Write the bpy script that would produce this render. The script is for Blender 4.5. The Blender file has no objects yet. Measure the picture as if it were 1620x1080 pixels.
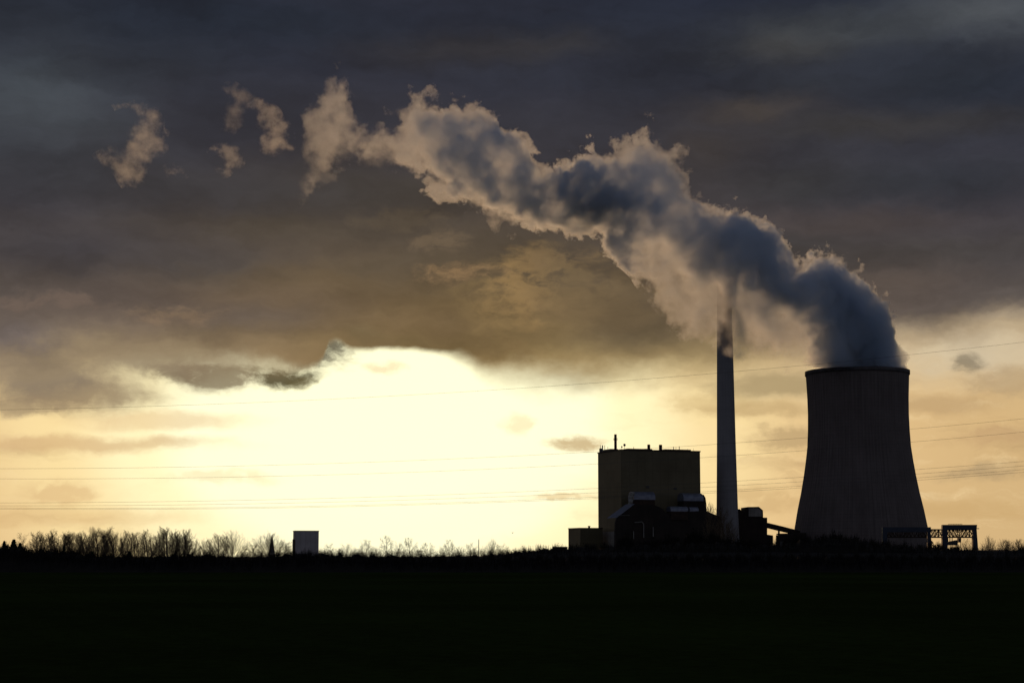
import bpy, math, random
import numpy as np
from mathutils import Vector, Matrix, noise as mnoise

R = math.radians
scene = bpy.context.scene
col = scene.collection

# ------------------------------------------------------------------ camera
F = 2800.0                       # focal length in 1/1620 image widths
PITCH = math.atan(340.0 / F)     # the horizon lies 340 units under the image centre
HC = 3.0
cam_d = bpy.data.cameras.new('camera')
cam_d.sensor_width = 36.0
cam_d.lens = 36.0 * F / 1620.0
cam_d.clip_start = 0.5
cam_d.clip_end = 60000
cam = bpy.data.objects.new('camera', cam_d)
cam.location = (0, 0, HC)
cam.rotation_euler = (math.pi / 2 + PITCH, 0, 0)
col.objects.link(cam)
scene.camera = cam


def ray(x, y):
    a, b = (x - 810.0) / F, (540.0 - y) / F
    c, s = math.cos(PITCH), math.sin(PITCH)
    return Vector((a, c - b * s, s + b * c))


def W(x, y, D):                  # the point seen at (x, y) at the distance D north of the camera
    d = ray(x, y)
    return Vector((0, 0, HC)) + d * (D / d.y)


def sky_uv(x, y):                # direction as azimuth / elevation in units of 1/48.87 degree
    d = ray(x, y).normalized()
    k = 180 / math.pi * 48.87
    return math.atan2(d.x, d.y) * k, math.asin(d.z) * k


def lin(r, g, b):
    def f(v):
        v /= 255.0
        return v / 12.92 if v <= 0.04045 else ((v + 0.055) / 1.055) ** 2.4
    return (f(r), f(g), f(b))


# ------------------------------------------------------------------ node expressions
class X:
    def __init__(s, b, v):
        s.b, s.v = b, v

    def _m(s, op, *o):
        return s.b.math(op, s, *o)
    def __add__(s, o): return s._m('ADD', o)
    __radd__ = __add__
    def __mul__(s, o): return s._m('MULTIPLY', o)
    __rmul__ = __mul__
    def __sub__(s, o): return s._m('SUBTRACT', o)
    def __rsub__(s, o): return s.b.math('SUBTRACT', o, s)
    def __truediv__(s, o): return s._m('DIVIDE', o)
    def __neg__(s): return s._m('MULTIPLY', -1.0)


class B:
    def __init__(s, nt):
        s.nt = nt

    def new(s, t):
        return s.nt.nodes.new(t)

    def put(s, sock, v):
        if isinstance(v, X):
            s.nt.links.new(v.v, sock)
        elif isinstance(v, (int, float)):
            sock.default_value = v
        else:
            v = tuple(v)
            if len(sock.default_value) == 4 and len(v) == 3:
                v = v + (1,)
            sock.default_value = v

    def math(s, op, *a, clamp=False):
        n = s.new('ShaderNodeMath')
        n.operation = op
        n.use_clamp = clamp
        for i, v in enumerate(a):
            s.put(n.inputs[i], v)
        return X(s, n.outputs[0])

    def clamp(s, a):
        return s.math('ADD', a, 0.0, clamp=True)

    def ss(s, a, lo, hi):
        n = s.new('ShaderNodeMapRange')
        n.interpolation_type = 'SMOOTHSTEP'
        s.put(n.inputs[0], a); s.put(n.inputs[1], lo); s.put(n.inputs[2], hi)
        n.inputs[3].default_value = 0; n.inputs[4].default_value = 1
        return X(s, n.outputs[0])

    def mix(s, f, a, b):
        n = s.new('ShaderNodeMix')
        n.data_type = 'RGBA'
        n.clamp_factor = True
        s.put(n.inputs[0], f); s.put(n.inputs[6], a); s.put(n.inputs[7], b)
        return X(s, n.outputs[2])

    def vmul(s, a, b):
        n = s.new('ShaderNodeMix')
        n.data_type = 'RGBA'
        n.blend_type = 'MULTIPLY'
        n.inputs[0].default_value = 1
        s.put(n.inputs[6], a); s.put(n.inputs[7], b)
        return X(s, n.outputs[2])

    def scale(s, a, f):
        n = s.new('ShaderNodeVectorMath')
        n.operation = 'SCALE'
        s.put(n.inputs[0], a); s.put(n.inputs['Scale'], f)
        return X(s, n.outputs[0])

    def vadd(s, a, b):
        n = s.new('ShaderNodeVectorMath')
        n.operation = 'ADD'
        s.put(n.inputs[0], a); s.put(n.inputs[1], b)
        return X(s, n.outputs[0])

    def vec(s, x, y, z=0.0):
        n = s.new('ShaderNodeCombineXYZ')
        for i, v in enumerate((x, y, z)):
            s.put(n.inputs[i], v)
        return X(s, n.outputs[0])

    def sep(s, v):
        n = s.new('ShaderNodeSeparateXYZ')
        s.put(n.inputs[0], v)
        return [X(s, o) for o in n.outputs]

    def noise(s, v, scale=1.0, detail=4, rough=0.55, lac=2.0, dims='3D', out=0, dist=0.0):
        n = s.new('ShaderNodeTexNoise')
        n.noise_dimensions = dims
        s.put(n.inputs['Vector'], v)
        n.inputs['Scale'].default_value = scale
        n.inputs['Detail'].default_value = detail
        n.inputs['Roughness'].default_value = rough
        n.inputs['Lacunarity'].default_value = lac
        n.inputs['Distortion'].default_value = dist
        return X(s, n.outputs[out])

    def ramp(s, f, stops):
        n = s.new('ShaderNodeValToRGB')
        n.color_ramp.interpolation = 'EASE'
        e = n.color_ramp.elements
        while len(e) < len(stops):
            e.new(0.5)
        for k, (p, c) in zip(e, stops):
            k.position = p
            k.color = tuple(c) + (1,)
        s.put(n.inputs[0], f)
        return X(s, n.outputs[0])

    def curve(s, f, pts, lo=0.0, hi=1.0):   # piecewise profile, x in 0..1, y in lo..hi
        n = s.new('ShaderNodeFloatCurve')
        c = n.mapping.curves[0]
        pts = [(x, (y - lo) / (hi - lo)) for x, y in pts]
        c.points[0].location = pts[0]
        c.points[1].location = pts[-1]
        for p in pts[1:-1]:
            c.points.new(*p)
        n.mapping.update()
        s.put(n.inputs['Value'], f)
        return X(s, n.outputs[0]) * (hi - lo) + lo


# ------------------------------------------------------------------ sky
SUN_AZ, SUN_EL = R(-3.4), R(4.2)
world = bpy.data.worlds.new('World')
scene.world = world
world.use_nodes = True
nt = world.node_tree
nt.nodes.clear()
b = B(nt)
tc = b.new('ShaderNodeTexCoord')
dx, dy, dz = b.sep(X(b, tc.outputs['Generated']))
K = 180 / math.pi * 48.87
U0 = b.math('ARCTAN2', dx, dy) * K
V0 = b.math('ARCSINE', dz) * K
# turbulence that bends every cloud outline
wv = b.vec(U0 / 150.0, V0 / 85.0, 3.1)
wn = b.noise(wv, 1.0, 6, 0.58, out=1)
w1, w2, w3 = b.sep(wn)
wn2 = b.noise(b.vec(U0 / 46.0, V0 / 30.0, 9.7), 1.0, 5, 0.6, out=1)
q1, q2, q3 = b.sep(wn2)
U = U0 + (w1 - 0.5) * 170.0 + (q1 - 0.5) * 42.0
V = V0 + (w2 - 0.5) * 70.0 + (q2 - 0.5) * 30.0


def px(x, y):
    return sky_uv(x, y)


warped = {}


def blob(x, y, rx, ry, turb=1.0):        # soft elliptical patch of sky, its outline bent by the turbulence
    if turb not in warped:
        warped[turb] = b.vec(U0 + (U - U0) * turb, V0 + (V - V0) * turb, 0)
    u, v = px(x, y)
    n = b.new('ShaderNodeVectorMath')
    n.operation = 'MULTIPLY_ADD'
    b.put(n.inputs[0], warped[turb])
    n.inputs[1].default_value = (1 / rx, 1 / ry, 0)
    n.inputs[2].default_value = (-u / rx, -v / ry, 0)
    m = b.new('ShaderNodeVectorMath')
    m.operation = 'DOT_PRODUCT'
    nt.links.new(n.outputs[0], m.inputs[0])
    nt.links.new(n.outputs[0], m.inputs[1])
    return b.math('POWER', 0.36788, X(b, m.outputs['Value']))


# glow of the hidden sun in the clear strip
gl = blob(610, 690, 560, 330, 0.25)
gl2 = blob(620, 670, 370, 230, 0.25)
g = b.clamp(gl * 0.55 + gl2 * 0.6)
clear = b.ramp(g, [(0.0, lin(214, 180, 128)), (0.12, lin(228, 193, 140)), (0.3, lin(246, 220, 165)),
                   (0.52, lin(255, 243, 200)), (0.72, lin(255, 253, 225)), (1.0, lin(255, 255, 229))])
nish = b.new('ShaderNodeTexSky')
nish.sky_type = 'NISHITA'
nish.sun_disc = False
nish.sun_elevation = SUN_EL
nish.sun_rotation = SUN_AZ
nish.dust_density = 3.0
clear = b.vmul(clear, b.mix(g, (1, 1, 1), (1.25, 1.2, 0.99)))
# thin veils drifting through the clear strip
vn = b.noise(b.vec(U / 260.0, V / 46.0, 1.7), 1.0, 5, 0.6)
veil = b.ss(vn, 0.47, 0.72) * b.clamp(1.05 - g * 1.35)
clear = b.mix(veil * 0.55, clear, lin(178, 146, 104))
vn2 = b.noise(b.vec(U / 120.0, V / 22.0, 5.2), 1.0, 5, 0.6)
clear = b.mix(b.ss(vn2, 0.5, 0.75) * b.clamp(0.95 - g * 1.3) * 0.5, clear, lin(250, 222, 170))
# greyer and brighter just under the deck on the right
clear = b.mix(blob(1530, 555, 190, 45) * 0.75, clear, lin(214, 200, 172))
clear = b.mix(blob(1250, 610, 130, 40) * 0.5, clear, lin(226, 205, 160))

small = [  # dark scraps under the deck: x, y, rx, ry, colour, strength
    (345, 594, 62, 17, (118, 104, 82), .85), (290, 588, 45, 12, (128, 114, 92), .7), (446, 597, 46, 15, (92, 88, 66), 1.0), (478, 604, 22, 7, (96, 88, 60), .9),
    (500, 556, 48, 26, (112, 108, 90), 1.0), (440, 545, 60, 22, (150, 138, 112), .8),
    (130, 622, 110, 26, (140, 120, 96), .85), (60, 590, 90, 30, (128, 116, 102), .8), (40, 640, 60, 12, (150, 130, 104), .6),
    (230, 560, 110, 30, (132, 118, 100), .8),
    (110, 700, 200, 12, (210, 172, 124), .65), (90, 775, 50, 18, (220, 182, 130), .6), (250, 665, 120, 14, (220, 180, 130), .5),
    (360, 756, 70, 10, (242, 216, 164), .45), (60, 815, 200, 14, (222, 184, 128), .5),
    (910, 703, 40, 9, (196, 166, 118), .8), (812, 674, 20, 14, (236, 212, 164), .5), (600, 580, 24, 7, (235, 210, 165), .6),
    (1240, 690, 50, 18, (182, 154, 112), .7), (1215, 790, 65, 18, (208, 172, 120), .6), (1545, 745, 60, 12, (178, 152, 114), .75),
    (1525, 572, 22, 14, (134, 122, 102), .8), (1480, 640, 80, 16, (192, 160, 116), .7), (1590, 690, 60, 14, (196, 160, 116), .6),
    (1530, 805, 110, 14, (206, 170, 116), .7), (1230, 610, 110, 22, (165, 144, 106), .8), (1130, 640, 60, 16, (214, 186, 132), .6), (890, 787, 50, 5, (238, 212, 160), .8),
    (1600, 600, 70, 22, (178, 152, 116), .6), (1200, 650, 80, 12, (190, 160, 112), .6),
]
fn_ = b.noise(b.vec((U0 + U) / 76.0, (V0 + V) / 40.0, 12.4), 1.0, 8, 0.62)
scrap = (fn_ - 0.5) * 1.5
for (x, y, rx, ry, c, st) in small:
    f = blob(x, y, rx * 1.35, ry * 1.35, 0.55)
    f = b.ss(f * (1.0 + scrap * (1.5 if rx < 80 else 0.55)), 0.2, 0.95)
    clear = b.mix(f * st, clear, lin(*c))

# the cloud deck
UN = b.clamp(U0 * (1 / 2400.0) + 0.5)
prof = [(-1200, 600), (0, 596), (90, 590), (200, 575), (300, 578), (400, 586), (470, 584), (505, 574), (518, 548), (530, 540), (556, 551), (640, 553), (700, 556),
        (735, 566), (770, 588), (830, 600), (900, 606), (980, 598), (1060, 590), (1150, 580), (1250, 568), (1340, 552), (1420, 530),
        (1500, 524), (1620, 512), (2600, 560)]
pp = []
for x, y in prof:
    u, v = px(x, y)
    pp.append((max(0, min(1, u / 2400 + .5)), v))
bound = b.curve(UN, pp, 200, 420)
soft = b.curve(UN, [(0, 50), (.14, 66), (.25, 58), (.33, 34), (.352, 22), (.368, 12), (.378, 7), (.40, 6), (.45, 7), (.465, 18), (.49, 34), (.52, 46), (.56, 46), (.60, 40), (.8, 44), (1, 50)], 0, 100)
edge = V0 - bound + (w2 - 0.5) * soft * 1.6 + (q2 - 0.5) * soft * 0.45 + (q1 - 0.5) * 9.0
deck_m = b.ss(edge, -1.0 * soft, soft)

VN = b.clamp(V0 * (1 / 1000.0) + (w2 - 0.5) * 0.09)
deck_warm = b.ramp(VN, [(0.0, lin(150, 125, 85)), (0.29, lin(136, 112, 74)), (0.36, lin(112, 92, 62)), (0.44, lin(93, 79, 59)), (0.54, lin(71, 62, 54)),
                        (0.66, lin(51, 50, 55)), (0.78, lin(40, 44, 56)), (1.0, lin(34, 41, 57))])
deck_cool = b.ramp(VN, [(0.0, lin(150, 136, 120)), (0.30, lin(124, 112, 104)), (0.38, lin(92, 85, 82)), (0.46, lin(71, 67, 70)), (0.54, lin(58, 57, 65)),
                        (0.66, lin(48, 50, 60)), (0.78, lin(39, 44, 58)), (1.0, lin(34, 41, 58))])
warmth = b.clamp(blob(720, 590, 540, 330, 0.4) * 1.1)
deck = b.mix(warmth, deck_cool, deck_warm)
lumps = [  # broad light and dark patches of the deck: x, y, rx, ry, colour, strength
    (60, 150, 170, 95, (70, 77, 84), .85), (20, 20, 160, 60, (38, 42, 50), .8), (250, 90, 160, 60, (39, 44, 53), .7), (330, 190, 130, 70, (40, 43, 53), .8),
    (420, 30, 300, 40, (32, 41, 54), .8), (900, 30, 260, 60, (35, 41, 54), .8), (720, 85, 170, 30, (58, 56, 58), .55), (860, 75, 120, 22, (60, 58, 58), .5),
    (1000, 130, 230, 50, (41, 45, 56), .8), (1560, 20, 130, 46, (82, 86, 90), .8), (1330, 50, 190, 38, (66, 70, 74), .8), (1240, 75, 90, 26, (72, 71, 70), .55),
    (1500, 120, 180, 52, (38, 44, 54), .9), (1270, 130, 130, 30, (42, 47, 56), .8), (1190, 172, 90, 22, (74, 67, 62), .7), (1330, 205, 170, 24, (56, 54, 54), .6),
    (1120, 240, 70, 40, (62, 57, 56), .7), (1480, 195, 220, 24, (60, 58, 58), .5), (1480, 285, 220, 34, (46, 50, 58), .8), (1260, 290, 130, 36, (52, 53, 56), .7),
    (1350, 350, 200, 20, (72, 64, 62), .6), (1500, 400, 200, 30, (66, 63, 62), .6), (1250, 385, 110, 24, (58, 57, 59), .7), (1450, 470, 130, 36, (86, 76, 72), .6),
    (1600, 470, 80, 22, (98, 90, 86), .6), (1610, 505, 60, 16, (160, 150, 136), .7), (1420, 440, 90, 20, (92, 80, 72), .5),
    (600, 310, 240, 44, (64, 60, 56), .8), (820, 385, 170, 40, (74, 66, 56), .7), (330, 300, 260, 40, (54, 54, 58), .7), (100, 270, 140, 60, (50, 52, 58), .6),
    (450, 365, 230, 26, (80, 72, 62), .6), (130, 400, 170, 40, (60, 59, 65), .8), (360, 415, 130, 26, (66, 65, 68), .6), (540, 440, 200, 26, (102, 86, 65), .65),
    (640, 420, 110, 22, (78, 70, 60), .6), (200, 470, 200, 26, (78, 70, 70), .6), (90, 500, 150, 22, (102, 90, 84), .6), (280, 500, 50, 12, (124, 104, 84), .6),
    (400, 500, 150, 26, (96, 88, 86), .7), (30, 535, 90, 22, (104, 98, 104), .8), (600, 505, 190, 24, (112, 96, 74), .5), (640, 540, 110, 15, (112, 96, 66), .6),
    (950, 560, 140, 30, (122, 106, 74), .7), (1000, 520, 120, 34, (94, 84, 68), .6), (930, 490, 70, 30, (110, 92, 66), .5),
    (560, 525, 20, 12, (120, 108, 80), .4), (1130, 560, 90, 24, (146, 126, 88), .6),
    (840, 520, 80, 20, (130, 110, 76), .5), (240, 556, 250, 34, (140, 121, 94), .7), (60, 600, 150, 30, (158, 137, 108), .7), (860, 584, 130, 26, (158, 134, 90), .75), (1010, 580, 150, 36, (160, 138, 98), .7), (620, 510, 150, 24, (122, 101, 72), .5), (420, 470, 160, 22, (104, 87, 68), .5), (1330, 500, 90, 40, (104, 92, 84), .4), (1420, 520, 60, 20, (150, 138, 122), .5),
]
for (x, y, rx, ry, c, st) in lumps:
    f = blob(x, y, rx, ry, 0.8)
    deck = b.mix(f * st, deck, lin(*c))
wisps_ = [(790, 490, 50, 60, (122, 102, 70), .5), (836, 455, 46, 50, (146, 118, 78), .7), (880, 410, 50, 18, (118, 98, 72), .7), (800, 520, 30, 40, (128, 106, 72), .5), (730, 434, 50, 12, (136, 110, 80), .9), (700, 385, 40, 14, (98, 84, 68), .8),
          (900, 450, 60, 40, (112, 94, 68), .6), (640, 350, 60, 14, (84, 74, 62), .6), (270, 495, 60, 14, (126, 106, 86), .7), (60, 480, 90, 10, (110, 94, 84), .6), (1010, 470, 50, 40, (104, 88, 66), .6)]
for (x, y, rx, ry, c, st) in wisps_:
    f = b.ss(blob(x, y, rx * 1.4, ry * 1.4, 0.8) * (1.0 + scrap * 2.6), 0.2, 1.05)
    deck = b.mix(f * st, deck, lin(*c))
# fine billow structure of the deck
dn = b.noise(b.vec(U / 210.0, V / 62.0, 7.3), 1.0, 7, 0.56)
dn2 = b.noise(b.vec(U / 700.0, V / 120.0, 2.2), 1.0, 4, 0.5)
deck = b.scale(deck, 0.16 + dn * 1.05 + dn2 * 0.36 + fn_ * 0.28)
deck = b.mix(b.ss(dn2, 0.4, 0.75) * 0.06, deck, lin(74, 62, 54))
# silver lining where the deck ends in front of the sun
skyc = b.mix(deck_m, clear, deck)
# away from the sunset the same sky is plain blue grey dusk
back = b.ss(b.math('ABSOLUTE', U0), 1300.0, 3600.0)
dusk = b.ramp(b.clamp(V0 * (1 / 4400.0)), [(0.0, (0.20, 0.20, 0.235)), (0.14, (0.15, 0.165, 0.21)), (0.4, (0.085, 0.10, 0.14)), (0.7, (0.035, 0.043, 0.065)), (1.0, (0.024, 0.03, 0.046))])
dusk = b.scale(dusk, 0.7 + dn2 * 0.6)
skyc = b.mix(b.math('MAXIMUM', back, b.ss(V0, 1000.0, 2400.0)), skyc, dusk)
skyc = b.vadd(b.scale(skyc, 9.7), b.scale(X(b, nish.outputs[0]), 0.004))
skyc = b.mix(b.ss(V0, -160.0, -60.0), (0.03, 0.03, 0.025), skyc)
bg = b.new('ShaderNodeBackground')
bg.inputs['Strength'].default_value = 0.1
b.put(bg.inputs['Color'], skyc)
out = b.new('ShaderNodeOutputWorld')
nt.links.new(bg.outputs[0], out.inputs['Surface'])
world.cycles.sampling_method = 'MANUAL'
world.cycles.sample_map_resolution = 1024

sun_d = bpy.data.lights.new('sun', 'SUN')
sun_d.energy = 0.42
sun_d.angle = R(0.5)
sun_d.color = (1.0, 0.57, 0.27)
sun = bpy.data.objects.new('sun', sun_d)
sd = Vector((math.sin(SUN_AZ) * math.cos(SUN_EL), math.cos(SUN_AZ) * math.cos(SUN_EL), math.sin(SUN_EL)))
sun.rotation_euler = sd.to_track_quat('Z', 'Y').to_euler()
sun.location = (0, 0, 500)
col.objects.link(sun)

# ------------------------------------------------------------------ mesh helpers
class MB:
    def __init__(s):
        s.v, s.f = [], []

    def add(s, vs, fs):
        k = len(s.v)
        s.v += [tuple(v) for v in vs]
        s.f += [tuple(i + k for i in f) for f in fs]
        return s

    def box(s, x0, x1, y0, y1, z0, z1):
        return s.add([(x0, y0, z0), (x1, y0, z0), (x1, y1, z0), (x0, y1, z0), (x0, y0, z1), (x1, y0, z1), (x1, y1, z1), (x0, y1, z1)],
                     [(0, 3, 2, 1), (4, 5, 6, 7), (0, 1, 5, 4), (1, 2, 6, 5), (2, 3, 7, 6), (3, 0, 4, 7)])

    def prism(s, poly, y0, y1):          # polygon in x,z pushed from y0 to y1
        n = len(poly)
        vs = [(x, y0, z) for x, z in poly] + [(x, y1, z) for x, z in poly]
        fs = [tuple(range(n)), tuple(range(2 * n - 1, n - 1, -1))]
        fs += [(i, (i + 1) % n + 0, (i + 1) % n + n, i + n)[::-1] for i in range(n)]
        return s.add(vs, fs)

    def prism_x(s, poly, x0, x1):        # polygon in y,z pushed from x0 to x1
        n = len(poly)
        vs = [(x0, y, z) for y, z in poly] + [(x1, y, z) for y, z in poly]
        fs = [tuple(range(n)), tuple(range(2 * n - 1, n - 1, -1))]
        fs += [(i, (i + 1) % n, (i + 1) % n + n, i + n)[::-1] for i in range(n)]
        return s.add(vs, fs)

    def tube(s, p, q, r0, r1, n=6, cap=True):
        p, q = Vector(p), Vector(q)
        d = (q - p).normalized()
        a = d.cross(Vector((0.31, 0.77, 0.56)) if abs(d.z) > 0.9 else Vector((0, 0, 1))).normalized()
        c = d.cross(a)
        vs = []
        for o, r in ((p, r0), (q, r1)):
            for k in range(n):
                t = 2 * math.pi * k / n
                vs.append(o + a * (r * math.cos(t)) + c * (r * math.sin(t)))
        fs = [(k, (k + 1) % n, n + (k + 1) % n, n + k) for k in range(n)]
        if cap:
            fs += [tuple(range(n - 1, -1, -1)), tuple(range(n, 2 * n))]
        return s.add(vs, fs)

    def path(s, pts, r, n=5):
        for p, q in zip(pts[:-1], pts[1:]):
            s.tube(p, q, r, r, n)
        return s

    def lathe(s, prof, n=48, cap=True, cx=0, cy=0, rib=0.0):
        vs, m = [], len(prof)
        for r, z in prof:
            for k in range(n):
                t = 2 * math.pi * k / n
                rr = r + (rib if k % 3 == 0 else 0)
                vs.append((cx + rr * math.cos(t), cy + rr * math.sin(t), z))
        fs = [(i * n + k, i * n + (k + 1) % n, (i + 1) * n + (k + 1) % n, (i + 1) * n + k) for i in range(m - 1) for k in range(n)]
        if cap:
            fs += [tuple(range(n - 1, -1, -1)), tuple(range((m - 1) * n, m * n))]
        return s.add(vs, fs)

    def build(s, name, m, parent=None, smooth=False):
        me = bpy.data.meshes.new(name)
        me.from_pydata(s.v, [], s.f)
        me.update()
        if smooth:
            me.polygons.foreach_set('use_smooth', [True] * len(me.polygons))
        me.materials.append(m)
        o = bpy.data.objects.new(name, me)
        col.objects.link(o)
        if parent is not None:
            o.parent = parent
        return o


def tag(o, label=None, cat=None, group=None, kind=None):
    if label: o['label'] = label
    if cat: o['category'] = cat
    if group: o['group'] = group
    if kind: o['kind'] = kind
    return o


def thing(name, label, cat, loc=(0, 0, 0), rotz=0.0, group=None):
    o = bpy.data.objects.new(name, None)
    o.location = loc
    o.rotation_euler = (0, 0, rotz)
    col.objects.link(o)
    return tag(o, label, cat, group)


def copy_tree(root):
    c = root.copy()
    col.objects.link(c)
    for ch in root.children:
        d = ch.copy()
        col.objects.link(d)
        d.parent = c
    return c


class Site:                       # a rotated local frame whose front corner stands at image column x, distance D
    def __init__(s, x, D, rot):
        p = W(x, 800, D)
        s.c = Vector((p.x, p.y))
        s.rot = rot
        s.a = Vector((math.cos(rot), math.sin(rot)))
        s.n = Vector((math.sin(rot), -math.cos(rot)))     # towards the camera
        s.loc = (p.x, p.y, 0)

    def x(s, xp, off=0.0, y=800):
        r = ray(xp, y)
        o = s.c + s.n * off
        den = r.x * s.a.y - r.y * s.a.x
        return (o.y * r.x - o.x * r.y) / -den if den else 0.0

    def z(s, xp, yp, off=0.0):
        o = s.c + s.n * off + s.a * s.x(xp, off, yp)
        return W(xp, yp, o.y).z

    def pt(s, xp, yp, off=0.0):
        return (s.x(xp, off, yp), s.z(xp, yp, off))

    def poly(s, pts, off=0.0):
        return [s.pt(x, y, off) for x, y in pts]


# ------------------------------------------------------------------ materials
def mat(name, c0, c1, scale, rough=0.85, metal=0.0, bump=0.0, detail=5, panel=None):
    m = bpy.data.materials.new(name)
    m.use_nodes = True
    t = m.node_tree
    p = t.nodes['Principled BSDF']
    e = B(t)
    tcn = e.new('ShaderNodeTexCoord')
    o = X(e, tcn.outputs['Object'])
    nz = e.noise(o, scale, detail, 0.6)
    f = e.ss(nz, 0.32, 0.68)
    c = e.mix(f, c0, c1)
    if panel:
        px_, pz_, dark = panel
        ox, oy, oz = e.sep(o)
        h = e.math('FRACT', (ox + oy) / px_)
        v = e.math('FRACT', oz / pz_)
        seam = e.math('MAXIMUM', e.math('LESS_THAN', h, 0.16), e.math('LESS_THAN', v, 0.07))
        c = e.scale(c, 1.0 - seam * dark)
    e.put(p.inputs['Base Color'], c)
    p.inputs['Roughness'].default_value = rough
    p.inputs['Metallic'].default_value = metal
    if 'Specular IOR Level' in p.inputs:
        p.inputs['Specular IOR Level'].default_value = 0.25
    if bump:
        bn = e.new('ShaderNodeBump')
        bn.inputs['Strength'].default_value = bump
        e.put(bn.inputs['Height'], nz)
        t.links.new(bn.outputs[0], p.inputs['Normal'])
    return m


def shell_mat(name, c0, c1, rib_n, lift, k=1.0):
    m = bpy.data.materials.new(name)
    m.use_nodes = True
    t = m.node_tree
    p = t.nodes['Principled BSDF']
    e = B(t)
    tcn = e.new('ShaderNodeTexCoord')
    o = X(e, tcn.outputs['Object'])
    ox, oy, oz = e.sep(o)
    ang = e.math('ARCTAN2', oy, ox)
    # rain streaks run down the concrete, pour lifts ring it
    st = e.noise(e.vec(ang * 40.0, oz * 0.02, 0.0), 1.0, 5, 0.65)
    pat = e.noise(o, 0.06, 6, 0.6)
    c = e.mix(e.ss(st * 0.6 + pat * 0.4, 0.35, 0.62), c0, c1)
    ring = e.math('LESS_THAN', e.math('FRACT', oz / lift), 0.16)
    rib = e.math('LESS_THAN', e.math('FRACT', ang * (rib_n / (2 * math.pi))), 0.3)
    cell = e.noise(e.vec(e.math('FLOOR', ang * (rib_n / (2 * math.pi))), e.math('FLOOR', oz / lift), 0.5), 3.7, 1, 0.5)
    c = e.scale(c, (1.0 - ring * (0.3 * k)) * (1.0 - rib * (0.34 * k)) * (1.0 - 0.25 * k + cell * (0.5 * k)))
    e.put(p.inputs['Base Color'], c)
    p.inputs['Roughness'].default_value = 0.9
    return m


M = dict(
    concrete=shell_mat('tower_concrete', (0.088, 0.069, 0.063), (0.132, 0.106, 0.1), 96, 2.6, 0.38),
    chimney=shell_mat('chimney_concrete', (0.17, 0.16, 0.165), (0.23, 0.22, 0.225), 18, 5.0, 0.12),
    rim=mat('rim_concrete', (0.05, 0.045, 0.045), (0.09, 0.08, 0.08), 0.3),
    clad=mat('olive_cladding', (0.095, 0.076, 0.04), (0.132, 0.107, 0.06), 0.05, 0.6, 0, panel=(6.0, 9.0, 0.10)),
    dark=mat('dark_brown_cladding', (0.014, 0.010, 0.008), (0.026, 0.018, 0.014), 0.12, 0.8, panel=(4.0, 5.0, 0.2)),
    rust=mat('rusty_steel', (0.022, 0.012, 0.009), (0.04, 0.022, 0.014), 0.4, 0.8),
    zinc=mat('galvanised_duct', (0.13, 0.14, 0.18), (0.2, 0.21, 0.26), 0.3, 0.45, 0.6),
    pale=mat('pale_panel', (0.17, 0.16, 0.145), (0.24, 0.23, 0.21), 0.2, 0.7, panel=(3.0, 30.0, 0.25)),
    white=mat('pale_grey_cladding', (0.33, 0.29, 0.285), (0.4, 0.355, 0.35), 0.15, 0.7, panel=(2.5, 40.0, 0.12)),
    blue=mat('blue_painted_steel', (0.02, 0.025, 0.042), (0.028, 0.036, 0.056), 0.5, 0.5),
    steel=mat('dark_steel', (0.04, 0.04, 0.042), (0.08, 0.075, 0.07), 1.0, 0.6),
    wire=mat('wire_aluminium', (0.05, 0.05, 0.05), (0.08, 0.08, 0.08), 1.0, 0.6),
    slate=mat('slate_roof', (0.04, 0.045, 0.05), (0.07, 0.075, 0.08), 0.8, 0.7),
    stone=mat('church_stone', (0.16, 0.14, 0.12), (0.25, 0.22, 0.18), 0.4),
    bark=mat('bark', (0.045, 0.036, 0.028), (0.09, 0.075, 0.06), 1.2, 0.95),
    twig=mat('twigs', (0.08, 0.055, 0.033), (0.13, 0.09, 0.052), 0.6, 0.95),
    needle=mat('needles', (0.012, 0.022, 0.012), (0.03, 0.045, 0.022), 0.9, 0.9),
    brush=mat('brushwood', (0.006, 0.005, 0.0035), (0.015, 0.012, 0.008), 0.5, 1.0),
    feather=mat('feathers', (0.02, 0.02, 0.02), (0.05, 0.05, 0.05), 4.0, 0.9),
)


def field_mat():
    m = bpy.data.materials.new('winter_crop_field')
    m.use_nodes = True
    t = m.node_tree
    p = t.nodes['Principled BSDF']
    e = B(t)
    tcn = e.new('ShaderNodeTexCoord')
    o = X(e, tcn.outputs['Object'])
    ox, oy, oz = e.sep(o)
    n1 = e.noise(o, 0.02, 6, 0.6)
    n2 = e.noise(o, 1.3, 5, 0.7)
    row = e.math('SINE', (ox * 0.94 + oy * 0.34) * 2.4 + n1 * 6.0)
    c = e.mix(e.ss(n1 * 0.55 + n2 * 0.45, 0.36, 0.64), (0.014, 0.021, 0.006), (0.026, 0.042, 0.010))
    c = e.scale(c, 0.95 + row * 0.03)
    e.put(p.inputs['Base Color'], c)
    p.inputs['Roughness'].default_value = 1.0
    p.inputs['Specular IOR Level'].default_value = 0.0
    bn = e.new('ShaderNodeBump')
    bn.inputs['Strength'].default_value = 0.6
    bn.inputs['Distance'].default_value = 0.3
    e.put(bn.inputs['Height'], n2 + row * 0.05)
    t.links.new(bn.outputs[0], p.inputs['Normal'])
    return m


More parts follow.
